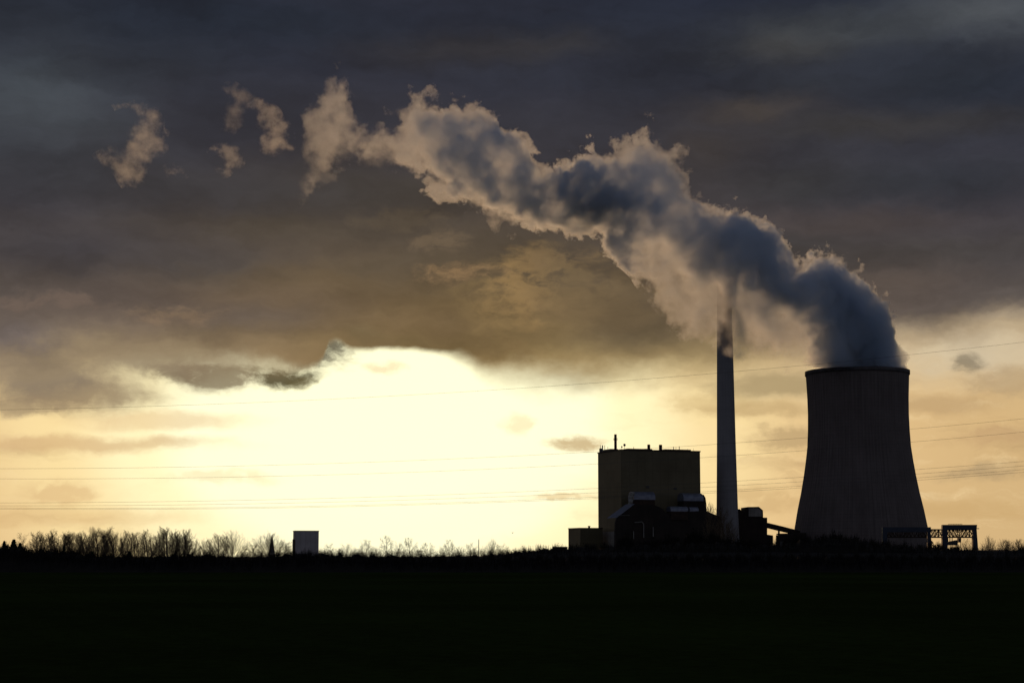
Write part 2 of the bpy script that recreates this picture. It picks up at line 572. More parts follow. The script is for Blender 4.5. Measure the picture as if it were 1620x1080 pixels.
# ------------------------------------------------------------------ ground
g_ = MB()
N = 60
xs = [-30000 + 60000 * i / N for i in range(N + 1)]
ysr = [-2000] + [-200 + 1200 * i / 40 for i in range(41)] + [1500, 3000, 8000, 20000, 45000]
rg = random.Random(5)
g_.v = [(x, y, 0.0) for y in ysr for x in xs]
g_.f = [(j * (N + 1) + i, j * (N + 1) + i + 1, (j + 1) * (N + 1) + i + 1, (j + 1) * (N + 1) + i) for j in range(len(ysr) - 1) for i in range(N)]
tag(g_.build('field', field_mat()), kind='structure')


def interp(prof, x):
    for (x0, y0), (x1, y1) in zip(prof[:-1], prof[1:]):
        if x0 <= x <= x1:
            return y0 + (y1 - y0) * (x - x0) / (x1 - x0)
    return prof[0][1] if x < prof[0][0] else prof[-1][1]


# low bank that carries the trees right of the pale block
bank = MB()
bp = [(430, 884), (520, 883), (585, 880.5), (640, 879.8), (760, 879.0), (800, 875), (850, 870.5), (890, 868.5), (960, 867), (1300, 868), (1700, 870), (2400, 872)]
vs, n = [], 0
rb = random.Random(3)
cols = list(range(430, 2401, 10))
for x in cols:
    for (D, k) in ((372, 0.0), (392, .55), (410, .95), (418, 1.0), (450, .98), (480, .0)):
        t = W(x, interp(bp, x), 415).z
        p = W(x, 880, D)
        vs.append((p.x, p.y, max(0.0, (t + rb.uniform(-.12, .12)) * k) - 0.02))
bank.add(vs, [(i * 6 + j, (i + 1) * 6 + j, (i + 1) * 6 + j + 1, i * 6 + j + 1) for i in range(len(cols) - 1) for j in range(5)])
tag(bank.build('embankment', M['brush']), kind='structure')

# ------------------------------------------------------------------ cooling tower
def place_lathe(prof_px, xc, D):
    prof = []
    for y, l, r in prof_px:
        c = (l + r) / 2
        p0, p1 = W(l, y, D), W(r, y, D)
        prof.append(((p1.x - p0.x) / 2, W(c, y, D).z))
    return prof


TD = 1350
tp = place_lathe([(866, 1257, 1470.5), (845, 1258.3, 1468.3), (806.6, 1265, 1460.7), (780, 1269.8, 1453.6), (753, 1274.3, 1448), (730, 1277.6, 1444), (706.6, 1280, 1440.2), (680, 1281.1, 1438.4),
                  (655, 1281.4, 1437.4), (630, 1280.6, 1437.2), (605, 1279, 1437.8), (590, 1278, 1438.3)], 1360, TD)
tp = [(tp[0][0] + 2.6, 0.0)] + tp
zt = tp[-1][1]
tp = sorted(tp, key=lambda q: q[1])
tc_ = W(1361, 800, TD)
tower = thing('cooling_tower', 'huge hyperbolic concrete cooling tower pouring out steam', 'cooling tower', (tc_.x, tc_.y, 0))
fine = []
for i in range(len(tp) - 1):
    for k in range(3):
        u = k / 3
        fine.append((tp[i][0] + (tp[i + 1][0] - tp[i][0]) * u, tp[i][1] + (tp[i + 1][1] - tp[i][1]) * u))
fine.append(tp[-1])
m_ = MB()
m_.lathe(fine + [(fine[-1][0] - 1.0, zt)] + [(r - 1.0, z) for r, z in fine[::-1]], 288, cap=False, rib=0.22)
m_.build('shell', M['concrete'], tower)
rr = tp[-1][0]
m_ = MB()
m_.lathe([(rr + 0.25, zt - 2.0), (rr + 0.8, zt - 1.8), (rr + 0.8, zt + 1.2), (rr - 1.3, zt + 1.2), (rr - 1.3, zt + 0.01)], 144, cap=False)
m_.build('rim_ring', M['rim'], tower, True)

# ------------------------------------------------------------------ chimney
CD = 1300
cp = place_lathe([(866, 1133.8, 1170.8), (800, 1134.3, 1167.8), (700, 1135.2, 1164.8), (600, 1135.8, 1162.6), (545, 1136.2, 1161.2), (470, 1137.0, 1159.6), (428, 1137.6, 1158.8)], 1150, CD)
cc_ = W(1150.5, 800, CD)
chim = thing('chimney', 'tall tapering grey concrete chimney whose top vanishes into the steam', 'chimney', (cc_.x, cc_.y, 0))
m_ = MB()
cp = [(cp[0][0] + 0.4, 0.0)] + cp
m_.lathe(cp + [(cp[-1][0] - 1, cp[-1][1])], 48, cap=True)
m_.build('shaft', M['chimney'], chim, True)
m_ = MB()
m_.lathe([(cp[-1][0] + .1, cp[-1][1] - 3), (cp[-1][0] + .7, cp[-1][1] - 3), (cp[-1][0] + .7, cp[-1][1] + .4), (cp[-1][0] - .8, cp[-1][1] + .4)], 48)
m_.build('collar', M['rim'], chim)

# ------------------------------------------------------------------ boiler house
S = Site(983, 1250, R(20))
bh = thing('boiler_house', 'big windowless olive clad block with flue and masts on its flat roof', 'power station', S.loc, S.rot)
L1 = S.x(1108.5)
H = S.z(983, 711)
r946 = ray(946.3, 780)
ex = Vector((-math.sin(S.rot), math.cos(S.rot)))


def side_y(xp, yv=780):            # distance back along the left face
    r = ray(xp, yv)
    c = S.c
    return (c.y * r.x - c.x * r.y) / (ex.x * r.y - ex.y * r.x)


L2 = side_y(946.3)
MB().box(0, L1, 0, L2, 0, H).build('wall', M['clad'], bh)
m_ = MB()
for a in ((-.35, L1 + .35, -.35, .35), (-.35, L1 + .35, L2 - .35, L2 + .35), (-.35, .35, .35, L2 - .35), (L1 - .35, L1 + .35, .35, L2 - .35)):
    m_.box(*a, H - 0.5, H + .35)
m_.build('parapet', M['rust'], bh)
ya, yb = side_y(975.5), side_y(950.5)
MB().box(-.25, 0.1, ya, yb, 0, S.z(983, 840)).build('base_panel', M['pale'], bh)


def roof_z(yp, y_loc, x_loc=0):    # height of image row yp at a spot on the roof
    p = S.c + S.a * x_loc + ex * y_loc
    return W(970, yp, p.y).z


y0, y1 = side_y(964), side_y(951)
MB().box(1, 7, y0, y1, H, roof_z(710.5, (y0 + y1) / 2)).build('penthouse', M['clad'], bh)
for xp, yp, w, mm in ((948.6, 703.5, .22, 'steel'), (952.0, 704, .5, 'pale'), (955.6, 704, .22, 'steel'), (960.5, 706, .16, 'steel')):
    yl = side_y(xp)
    MB().tube((.8, yl, H), (.8, yl, roof_z(yp, yl)), w, w * .8, 6).build('antenna_mast', M[mm], bh)
yl = side_y(949)
MB().box(.2, 2.2, yl - 1.2, yl + 1.2, H, roof_z(709, yl)).build('aerial_cabinet', M['steel'], bh)
yl = side_y(970.2)
m_ = MB().tube((2, yl, H), (2, yl, roof_z(686.6, yl)), 0.98, .92, 14)
fl = m_.build('flue', M['rust'], bh, False)
m_ = MB().tube((2, yl, roof_z(695.6, yl)), (2, yl, roof_z(694.9, yl)), 1.55, 1.55, 14)
for k in range(10):
    t = k * math.pi / 5
    m_.tube((2 + 1.5 * math.cos(t), yl + 1.5 * math.sin(t), roof_z(695, yl)), (2 + 1.5 * math.cos(t), yl + 1.5 * math.sin(t), roof_z(692.6, yl)), .05, .05, 4)
m_.build('platform', M['rust'], fl)


def roof_x(xp, back=6.0):
    return S.x(xp, -back, 705)


for xp, yp, r in ((983.6, 706.6, .62), (988, 703.6, .98)):
    xl = roof_x(xp)
    z = S.z(xp, yp, -6)
    d_ = MB().tube((xl, 6, z), (xl, 5.5, z), r, r * .75, 14).build('dish', M['steel'], bh)
    MB().tube((xl, 6, H), (xl, 6, z), .13, .13, 5).build('dish_mast', M['pale'], d_)
for xp, yp, w in ((1002.5, 706.3, .2), (1065.6, 706.2, .3), (1069.4, 706, .13), (1074.6, 705.6, .3), (1088, 709, .1), (1097, 709, .1)):
    xl = roof_x(xp)
    MB().tube((xl, 6, H), (xl, 6, S.z(xp, yp, -6)), w, w * .8, 5).build('roof_rod', M['steel'], bh)
for xp, yp, w in ((1026.4, 702.8, 1.05), (1045, 703.2, 1.18)):
    xl = roof_x(xp)
    z = S.z(xp, yp, -6)
    v_ = MB().tube((xl, 6, H), (xl, 6, z - .5), w, w, 12).build('vent_stack', M['rust'], bh)
    MB().tube((xl, 6, z - .5), (xl, 6, z), w * 1.1, w * .8, 12).build('vent_cap', M['rust'], v_)
m_ = MB()
m_.box(roof_x(992), roof_x(1031), 5, 30, H, S.z(1010, 709.6, -6))
m_.build('roof_monitor', M['clad'], bh)
MB().box(roof_x(1051), roof_x(1092), 5, 30, H, S.z(1070, 710.6, -6)).build('roof_monitor', M['clad'], bh)
for xp, yp in ((1024.5, 770), (1068, 772.5)):
    x_, z_ = S.pt(xp, yp)
    MB().box(x_ - 1.1, x_ + 1.1, -.5, 0.1, z_ - .7, z_ + .7).build('wall_louvre', M['steel'], bh)
# ------------------------------------------------------------------ flue gas filter in front of it
def barrel(x0, x1, yc, w, z0, z1):      # round-topped casing, axis along x
    pts = [(yc - w, z0)]
    for k in range(13):
        t = math.pi * k / 12
        pts.append((yc - w * math.cos(t), z0 + (z1 - z0) * (0.35 + 0.65 * math.sin(t))))
    pts.append((yc + w, z0))
    return MB().prism_x(pts[::-1], x0, x1)


fg = thing('filter_house', 'dark rusty filter plant with silvery rounded ducts before the olive block', 'industrial building', S.loc, S.rot)
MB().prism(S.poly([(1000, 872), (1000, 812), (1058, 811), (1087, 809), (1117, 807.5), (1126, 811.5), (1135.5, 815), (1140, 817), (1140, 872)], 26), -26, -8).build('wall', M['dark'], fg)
MB().prism(S.poly([(973, 872), (974, 826), (977, 818), (1003, 797.5), (1034, 798), (1046, 803), (1062, 818), (1062, 872)], 28), -28, -26.01).build('hood', M['dark'], fg)
MB().prism(S.poly([(975, 818.6), (1003, 797.6), (1004.5, 796.5), (976.4, 817.8)], 28.3), -28.3, -12).build('roof_edge', M['zinc'], fg)
x0, x1 = S.x(1002, 16), S.x(1036, 16)
d_ = barrel(x0, x1, -12, 5, S.z(1015, 790, 16), S.z(1015, 777.3, 14)).build('duct', M['zinc'], fg)
MB().box(x0 + .3, x1 - .3, -16.8, -7.5, S.z(1015, 812, 16), S.z(1015, 790, 16) - .01).build('duct_support', M['rust'], d_)
el = [S.pt(x, y, 17) for x, y in ((1003.4, 780.6), (1000, 781), (998.3, 783.5), (998.4, 789), (998, 796.5), (994, 799.5), (986, 804.5), (979, 810))]
pth = [(x, -16.5, z) for x, z in el]
m_ = MB()
for (p, q), (r0, r1) in zip(zip(pth[:-1], pth[1:]), ((1.4, 1.5), (1.5, 1.6), (1.6, 1.7), (1.7, 1.6), (1.6, .9), (.8, .45), (.45, .3))):
    m_.tube(p, q, r0, r1, 12)
m_.build('elbow_duct', M['pale'], fg, True)
x0, x1 = S.x(1081.5, 16), S.x(1113, 16)
d_ = barrel(x0, x1, -11, 5.2, S.z(1095, 792, 16), S.z(1095, 779.6, 14)).build('duct', M['zinc'], fg)
MB().prism(S.poly([(1081.7, 812), (1081.7, 792.2), (1113.2, 792.2), (1113.2, 782), (1116.2, 787), (1117.6, 797), (1117.6, 812)], 16), -16.01, -6).build('duct_support', M['dark'], d_)
x0, x1 = S.x(1058.5, 24), S.x(1086, 24)
d_ = barrel(x0, x1, -23, 3.6, S.z(1070, 808.5, 26), S.z(1070, 800.5, 26)).build('round_topped_tank', M['zinc'], fg)
MB().box(x0 + .2, x1 - .2, -26.9, -19.4, S.z(1070, 822, 26), S.z(1070, 808.5, 26) - .01).build('tank_base', M['rust'], d_)
x0, x1 = S.x(1091, 24), S.x(1105, 24)
barrel(x0, x1, -22, 2.4, S.z(1098, 809, 26), S.z(1098, 801.5, 26)).build('round_topped_tank', M['zinc'], fg)
for xp, y0_, y1_ in ((1018, 828, 850), (1002, 840, 852), (1033, 833, 852)):
    x_ = S.x(xp, 29)
    MB().tube((x_, -29, S.z(xp, y1_, 29)), (x_, -29, S.z(xp, y0_, 29)), .32, .32, 6).build('standpipe', M['pale'], fg)
p = [(S.x(x, 29), -29, S.z(x, y, 29)) for x, y in ((1004, 826), (1015, 825), (1017.5, 827.5))]
MB().path(p, .3, 6).build('pipe_bend', M['pale'], fg)
MB().prism(S.poly([(975, 815), (996, 814.4), (996, 815), (975, 815.6)], 28.6), -28.6, -28.05).build('walkway', M['pale'], fg)

# ------------------------------------------------------------------ low hall left of it
A = Site(918, 1262, R(20))
lh = thing('low_hall', 'low flat-roofed hall adjoining the left foot of the olive block', 'industrial building', A.loc, A.rot)
hA = A.z(918, 835.4)
c = A.c
r = ray(899.2, 850)
lyA = (c.y * r.x - c.x * r.y) / (ex.x * r.y - ex.y * r.x)
MB().box(0, A.x(953), 0, lyA, 0, hA).build('wall', M['clad'], lh)
MB().box(-.3, A.x(953) + .3, -.3, lyA + .3, hA + .003, hA + .5).build('roof', M['rust'], lh)
xv, zv = A.pt(932, 832.6, -4)
v_ = MB().tube((xv, 4, hA + .3), (xv, 4, zv), .7, .7, 10).build('roof_vent', M['rust'], lh)
MB().tube((xv, 4, zv), (xv, 4, zv + .55), 1.1, .9, 10).build('vent_cap', M['rust'], v_)
Sh = Site(877, 1150, R(8))
sh = thing('flat_shed', 'small dark flat shed left of the low hall', 'shed', Sh.loc, Sh.rot)
MB().box(0, Sh.x(897.5), 0, 7, 0, Sh.z(880, 865)).build('wall', M['dark'], sh)
MB().box(-.3, Sh.x(897.5) + .3, -.3, 7.3, Sh.z(880, 865) + .003, Sh.z(880, 864.2)).build('roof', M['steel'], sh)

# ------------------------------------------------------------------ bunker and conveyor right of the chimney
K_ = Site(1172, 1330, R(6))
bk = thing('coal_bunker', 'dark stepped coal bunker between the chimney and the cooling tower', 'industrial building', K_.loc, K_.rot)
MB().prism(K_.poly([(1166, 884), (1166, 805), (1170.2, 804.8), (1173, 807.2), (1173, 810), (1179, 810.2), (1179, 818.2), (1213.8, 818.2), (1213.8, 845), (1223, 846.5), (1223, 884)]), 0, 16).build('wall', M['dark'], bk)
hd = K_.poly([(1178.3, 818.4), (1178.3, 802.3), (1184, 801.4), (1200.6, 801.2), (1207, 806.8), (1207.4, 818.4)], 0.4)
MB().prism(hd, -.4, 12).build('headhouse', M['dark'], bk)
MB().prism(K_.poly([(1184.5, 816.5), (1184.5, 803.5), (1199.5, 803.3), (1205, 808), (1205.3, 816.5)], .7), -.7, -.42).build('front_panel', M['pale'], bk)
cv = thing('conveyor_bridge', 'sloping enclosed conveyor bridge running down from the bunker towards the cooling tower', 'conveyor', K_.loc, K_.rot)
MB().prism(K_.poly([(1214.4, 826.4), (1236, 831.6), (1262, 838.2), (1275, 841.5), (1275, 848.5), (1246, 842), (1214.4, 834.4)], -2), 2, 7).build('gallery', M['dark'], cv)
for xp, yp in ((1232.6, 838), (1248, 841.5), (1264, 845)):
    a0 = K_.pt(xp, yp, -3.5)
    MB().box(a0[0] - .35, a0[0] + .35, 3, 6, 0, a0[1]).build('trestle', M['rust'], cv)
MB().prism(K_.poly([(1232, 843.4), (1250, 843.0), (1250, 845.4), (1232, 845.4)], -1), 1, 8).build('lower_walkway', M['rust'], cv)
ws = thing('transfer_hut', 'low dark hut under the lower end of the conveyor bridge', 'shed', W(1245, 880, 1330) * 1, R(6))
ws.location.z = 0
Hs = Site(1232.8, 1325, R(6))
ws.location = Hs.loc
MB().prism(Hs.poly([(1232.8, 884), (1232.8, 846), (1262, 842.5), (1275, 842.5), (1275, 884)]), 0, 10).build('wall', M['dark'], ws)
MB().box(0, Hs.x(1240), -.6, -.004, 3, Hs.z(1236, 856)).build('door', M['steel'], ws)

# ------------------------------------------------------------------ gantry crane
G = Site(1491, 900, 0.0)
gc = thing('gantry_crane', 'blue steel gantry crane with lattice girder beside the cooling tower', 'crane', G.loc, 0)


def portal(x0, x1, l0, l1, ytop, ybeam, off):
    MB().prism(G.poly([(x0, 884), (x0, ybeam), (x0 + l0, ybeam), (x0 + l0, 884)], off), -off, -off + 2.5).build('leg', M['blue'], gc)
    MB().prism(G.poly([(x1 - l1, 884), (x1 - l1, ybeam), (x1 - .6, ybeam), (x1 + 1.6, 866), (x1 + 4.5, 876), (x1 + 6, 884)], off), -off, -off + 2.5).build('leg', M['blue'], gc)
    MB().prism(G.poly([(x0, ybeam), (x0, ytop), (x1, ytop), (x1 - .6, ybeam)], off), -off, -off + 2.6).build('top_beam', M['blue'], gc)


portal(1491, 1545.8, 8.3, 6.6, 829.6, 837, 0)
portal(1396.4, 1473, 7.2, 5.0, 833.4, 841.2, 26)


def truss(x0, x1, yt, yb, off, n):
    t_ = G.poly([(x0, yt), (x1, yt), (x1, yt + 1.4), (x0, yt + 1.4)], off)
    l_ = G.poly([(x0, yb - 1.3), (x1, yb - 1.3), (x1, yb), (x0, yb)], off)
    m_ = MB().prism(t_, -off, -off + .6).prism(l_, -off, -off + .6)
    for k in range(n):
        xa, xb = x0 + (x1 - x0) * k / n, x0 + (x1 - x0) * (k + 1) / n
        for (p0, p1) in (((xa, yt + .8), (xb, yb - .8)), ((xa, yb - .8), (xb, yt + .8)), ((xa, yt), (xa, yb))):
            a0, a1 = G.pt(*p0, off), G.pt(*p1, off)
            m_.tube((a0[0], -off + .3, a0[1]), (a1[0], -off + .3, a1[1]), .16, .16, 4)
    return m_.build('lattice_girder', M['rust'], gc)


truss(1398, 1540, 836.4, 849.6, -4, 26)
truss(1404, 1540, 837.2, 850.4, -10, 22)
# trolley, cab and hoist under the girder
cabp = G.poly([(1516.5, 857.5), (1516.5, 850.5), (1520, 850.5), (1520, 857.5)], -5)
MB().prism(G.poly([(1499, 862), (1499, 857.5), (1503, 856.2), (1514, 853.8), (1515, 853.8), (1515.5, 862)], -5), 5, 9).build('trolley', M['steel'], gc)
cb = MB().prism(cabp, 5, 8).build('driver_cab', M['steel'], gc)
for xp in (1500.4, 1503.5, 1507):
    a0, a1 = G.pt(xp, 850, -5), G.pt(xp, 858.5, -5)
    MB().tube((a0[0], 6, a0[1]), (a1[0], 6, a1[1]), .22, .22, 5).build('hoist_rod', M['steel'], gc)
a0, a1 = G.pt(1520.8, 850, -5), G.pt(1520.8, 866, -5)
MB().tube((a0[0], 6, a0[1]), (a1[0], 6, a1[1]), .2, .2, 5).build('hoist_rod', M['steel'], gc)
m_ = MB()
for k in range(9):
    xp = 1501 + k * 2.7
    a0, a1 = G.pt(xp, 829.6), G.pt(xp, 828.4)
    m_.tube((a0[0], 1, a0[1]), (a1[0], 1, a1[1]), .07, .07, 4)
a0, a1 = G.pt(1501, 828.4), G.pt(1523, 828.4)
m_.tube((a0[0], 1, a0[1]), (a1[0], 1, a1[1]), .1, .1, 4)
m_.build('handrail', M['rust'], gc)
a0, a1 = G.pt(1545, 835), G.pt(1549.6, 836.2)
MB().box(a0[0], a1[0], .5, 1.4, a1[1], a0[1]).build('floodlight', M['steel'], gc)

# ------------------------------------------------------------------ pale block on the left, church, mast
Q = Site(468, 900, R(12))
pb = thing('silo_block', 'pale grey windowless cube-like block standing alone among bare trees', 'building', Q.loc, Q.rot)
L = Q.x(505)
hq = Q.z(480, 839.6)
MB().box(0, L, 0, 13.0, 0, hq).build('wall', M['white'], pb)
MB().box(-.25, L + .25, -.25, 13.25, hq + .003, Q.z(480, 838.8)).build('roof', M['rust'], pb)
MB().box(-.3, -.004, .3, 12.8, 0, Q.z(468, 852.4)).build('lower_side', M['dark'], pb)

CH = Site(431.3, 1100, R(12))
ch = thing('church', 'slim dark church spire rising in front of a round bare tree', 'church', CH.loc, CH.rot)
w = (W(435.6, 870, 1100).x - W(426.6, 870, 1100).x) / 2
zz = [W(431, y, 1100).z for y in (873.5, 870, 866, 860, 854, 849, 845.6)]
MB().box(-w * .9, w * .9, -w * .9, w * .9, 0, zz[0]).build('tower', M['stone'], ch)
m_ = MB().lathe([(w * 1.08, zz[0] + .003), (w * .92, zz[1]), (w * .76, zz[2]), (w * .56, zz[3]), (w * .38, zz[4]), (w * .2, zz[5]), (.1, zz[6])], 8)
m_.build('spire', M['slate'], ch)

pm = W(757.4, 876, 520)
mm_ = thing('mast', 'thin bare mast standing upright among the low trees', 'mast', (pm.x, pm.y, 0))
MB().tube((0, 0, 0), (0, 0, W(757, 852.5, 520).z), .16, .1, 6).build('pole', M['steel'], mm_)

# ------------------------------------------------------------------ power lines
wires = [
    ((0, 648), (935, 606), (1620, 541), 230, 'highest single wire, crossing the steam and the chimney'),
    ((0, 741), (1167, 700), (1620, 662), 231, 'second wire from the top, upper of a pair crossing the cooling tower waist'),
    ((0, 757), (1165, 720), (1620, 683), 232, 'third wire from the top, lower of the pair crossing the cooling tower waist'),
    ((0, 795), (1164, 760.7), (1620, 729.5), 230, 'topmost wire of the low bundle of four crossing the lower cooling tower'),
    ((0, 799.6), (1164, 767.7), (1620, 736.5), 231, 'second wire of the low bundle of four crossing the lower cooling tower'),
    ((0, 802.8), (1164, 774.5), (1620, 742.3), 232, 'third wire of the low bundle of four crossing the lower cooling tower'),
    ((0, 804.8), (1164, 777.2), (1620, 746.5), 233, 'lowest wire of the bundle of four crossing the lower cooling tower'),
]
for p0, p1, p2, D, lab in wires:
    (xa, ya), (xb, yb), (xc, yc) = p0, p1, p2
    m_ = MB()
    pts = []
    for i in range(0, 61):
        x = -700 + 3100 * i / 60
        y = ya * (x - xb) * (x - xc) / ((xa - xb) * (xa - xc)) + yb * (x - xa) * (x - xc) / ((xb - xa) * (xb - xc)) + yc * (x - xa) * (x - xb) / ((xc - xa) * (xc - xb))
        pts.append(W(x, y, D))
    m_.path(pts, .014, 5)
    tag(m_.build('power_line', M['wire']), lab, 'power line', 'overhead wires slung across the view')

# ------------------------------------------------------------------ trees
def rot_dir(d, ang, rnd):
    a = d.cross(Vector((rnd.uniform(-1, 1), rnd.uniform(-1, 1), rnd.uniform(-1, 1))))
    if a.length < 1e-4:
        a = Vector((1, 0, 0))
    a.normalize()
    return Matrix.Rotation(ang, 3, a) @ d


def grow(mbs, p, d, L, r, lvl, P, rnd):
    mb = mbs[0] if lvl <= P.get('wood', 0) else mbs[1]
    n = 4 if lvl <= 1 else (3 if lvl == 2 else 2)
    pts, dirs = [p], [d]
    r1 = r * (0.45 if lvl < P['levels'] else .6)
    for i in range(n):
        d = (d + Vector((0, 0, P['up'][min(lvl, len(P['up']) - 1)])) + Vector((rnd.gauss(0, 1), rnd.gauss(0, 1), rnd.gauss(0, 1))) * P['jit']).normalized()
        q = p + d * (L / n)
        ra = r + (r1 - r) * i / n
        rb_ = r + (r1 - r) * (i + 1) / n
        mb.tube(p, q, ra, rb_, 6 if lvl == 0 else (4 if lvl == 1 else 3), cap=False)
        p = q
        pts.append(p)
        dirs.append(d)
    if lvl >= P['levels']:
        return
    lo = P['lo'][lvl]
    for k in range(P['kids'][lvl]):
        t = lo + (1 - lo) * (k + rnd.random()) / P['kids'][lvl]
        i = min(n - 1, int(t * n))
        f = t * n - i
        q = pts[i].lerp(pts[i + 1], f)
        dd = rot_dir(dirs[i + 1], R(P['ang'][lvl] + rnd.uniform(-9, 9)), rnd)
        if lvl == 0 and 'az' in P:                       # even spread of limbs round the trunk
            az = k * 2.4 + rnd.uniform(-.4, .4)
            el = R(90 - P['ang'][0] * (1 - P.get('spread', .35) * (t - lo) / (1 - lo)) - rnd.uniform(-8, 8))
            dd = Vector((math.cos(az) * math.cos(el), math.sin(az) * math.cos(el), math.sin(el)))
        ll = L * P['ratio'][lvl] * (1 - P['taper'][lvl] * (t - lo) / (1 - lo)) * (rnd.uniform(.93, 1.06) if lvl == 0 and 'spread' in P else rnd.uniform(.8, 1.15))
        grow(mbs, q, dd, ll, max(.008, (r + (r1 - r) * t) * P['rr'][lvl]), lvl + 1, P, rnd)


KINDS = {
    'broom': dict(levels=3, wood=0, kids=(30, 10, 7), lo=(.16, .15, .2), ang=(40, 28, 32), ratio=(.42, .40, .45), taper=(.55, .35, .2), up=(.05, .09, .06, .03), jit=.05, rr=(.42, .5, .6), az=1),
    'fan': dict(levels=3, wood=0, kids=(30, 12, 7), lo=(.3, .25, .2), ang=(46, 24, 32), ratio=(1.28, .30, .45), taper=(.12, .35, .2), up=(0, .045, .03, .02), jit=.045, rr=(.42, .5, .6), az=1, spread=.8),
    'round': dict(levels=3, wood=0, kids=(52, 12, 7), lo=(.5, .3, .2), ang=(86, 24, 32), ratio=(1.4, .27, .45), taper=(.0, .35, .2), up=(0, .02, .02, .02), jit=.045, rr=(.4, .5, .6), az=1, spread=.97),
    'umbrella': dict(levels=4, wood=0, kids=(11, 7, 7, 5), lo=(.45, .4, .3, .2), ang=(66, 34, 38, 40), ratio=(.5, .5, .42, .5), taper=(.5, .3, .3, .2), up=(0, .07, .02, .02), jit=.1, rr=(.5, .55, .55, .6), az=1),
    'small': dict(levels=3, wood=0, kids=(24, 10, 7), lo=(.12, .2, .2), ang=(48, 30, 34), ratio=(.5, .42, .45), taper=(.45, .3, .3), up=(.03, .07, .05, .03), jit=.07, rr=(.45, .5, .6), az=1),
}
TOTAL = {'broom': 1.0, 'fan': 1.0, 'round': 1.0, 'umbrella': 1.0, 'small': 1.0}
proto = {}


def make_proto(kind, seed):
    rnd = random.Random(seed)
    mbs = (MB(), MB())
    P = KINDS[kind]
    trunk = {'fan': .5, 'round': .38, 'umbrella': .8, 'broom': .84, 'small': .8}[kind]
    grow(mbs, Vector((0, 0, -.3)), Vector((rnd.uniform(-.05, .05), rnd.uniform(-.05, .05), 1)).normalized(), trunk * 10, {'umbrella': .14, 'small': .075}.get(kind, .12), 0, P, rnd)
    top = max(max(v[2] for v in mbs[0].v), max(v[2] for v in mbs[1].v))
    xw = [v[0] for v in mbs[1].v]
    xw.sort()
    half = (xw[int(len(xw) * .985)] - xw[int(len(xw) * .015)]) / 2
    me = []
    for mb, nm, mt in ((mbs[0], 'trunk', 'bark'), (mbs[1], 'crown', 'twig')):
        mm = bpy.data.meshes.new(nm)
        mm.from_pydata(mb.v, [], mb.f)
        mm.materials.append(M[mt])
        me.append(mm)
    return me, top, half


variants = {'broom': 4, 'fan': 1, 'round': 1, 'umbrella': 3, 'small': 3}
for kd, nv in variants.items():
    proto[kd] = [make_proto(kd, 11 + 7 * i + len(kd)) for i in range(nv)]


def tree(kind, x, ytop, D, width, label, group, seed, name='bare_tree', cat='tree', z0=0.0):
    me, top, half = proto[kind][seed % len(proto[kind])]
    p = W(x, ytop, D)
    h = p.z - z0
    wv = W(x + width / 2, ytop, D).x - p.x if width else None
    t = thing(name, label, cat, (p.x, p.y, z0), (seed * 1.7) % 6.28, group)
    s = h / top
    sx = wv / half if wv else s
    t.scale = (sx, sx, s)
    for mm, nm in zip(me, ('trunk', 'crown')):
        o = bpy.data.objects.new(nm, mm)
        col.objects.link(o)
        o.parent = t
    return t


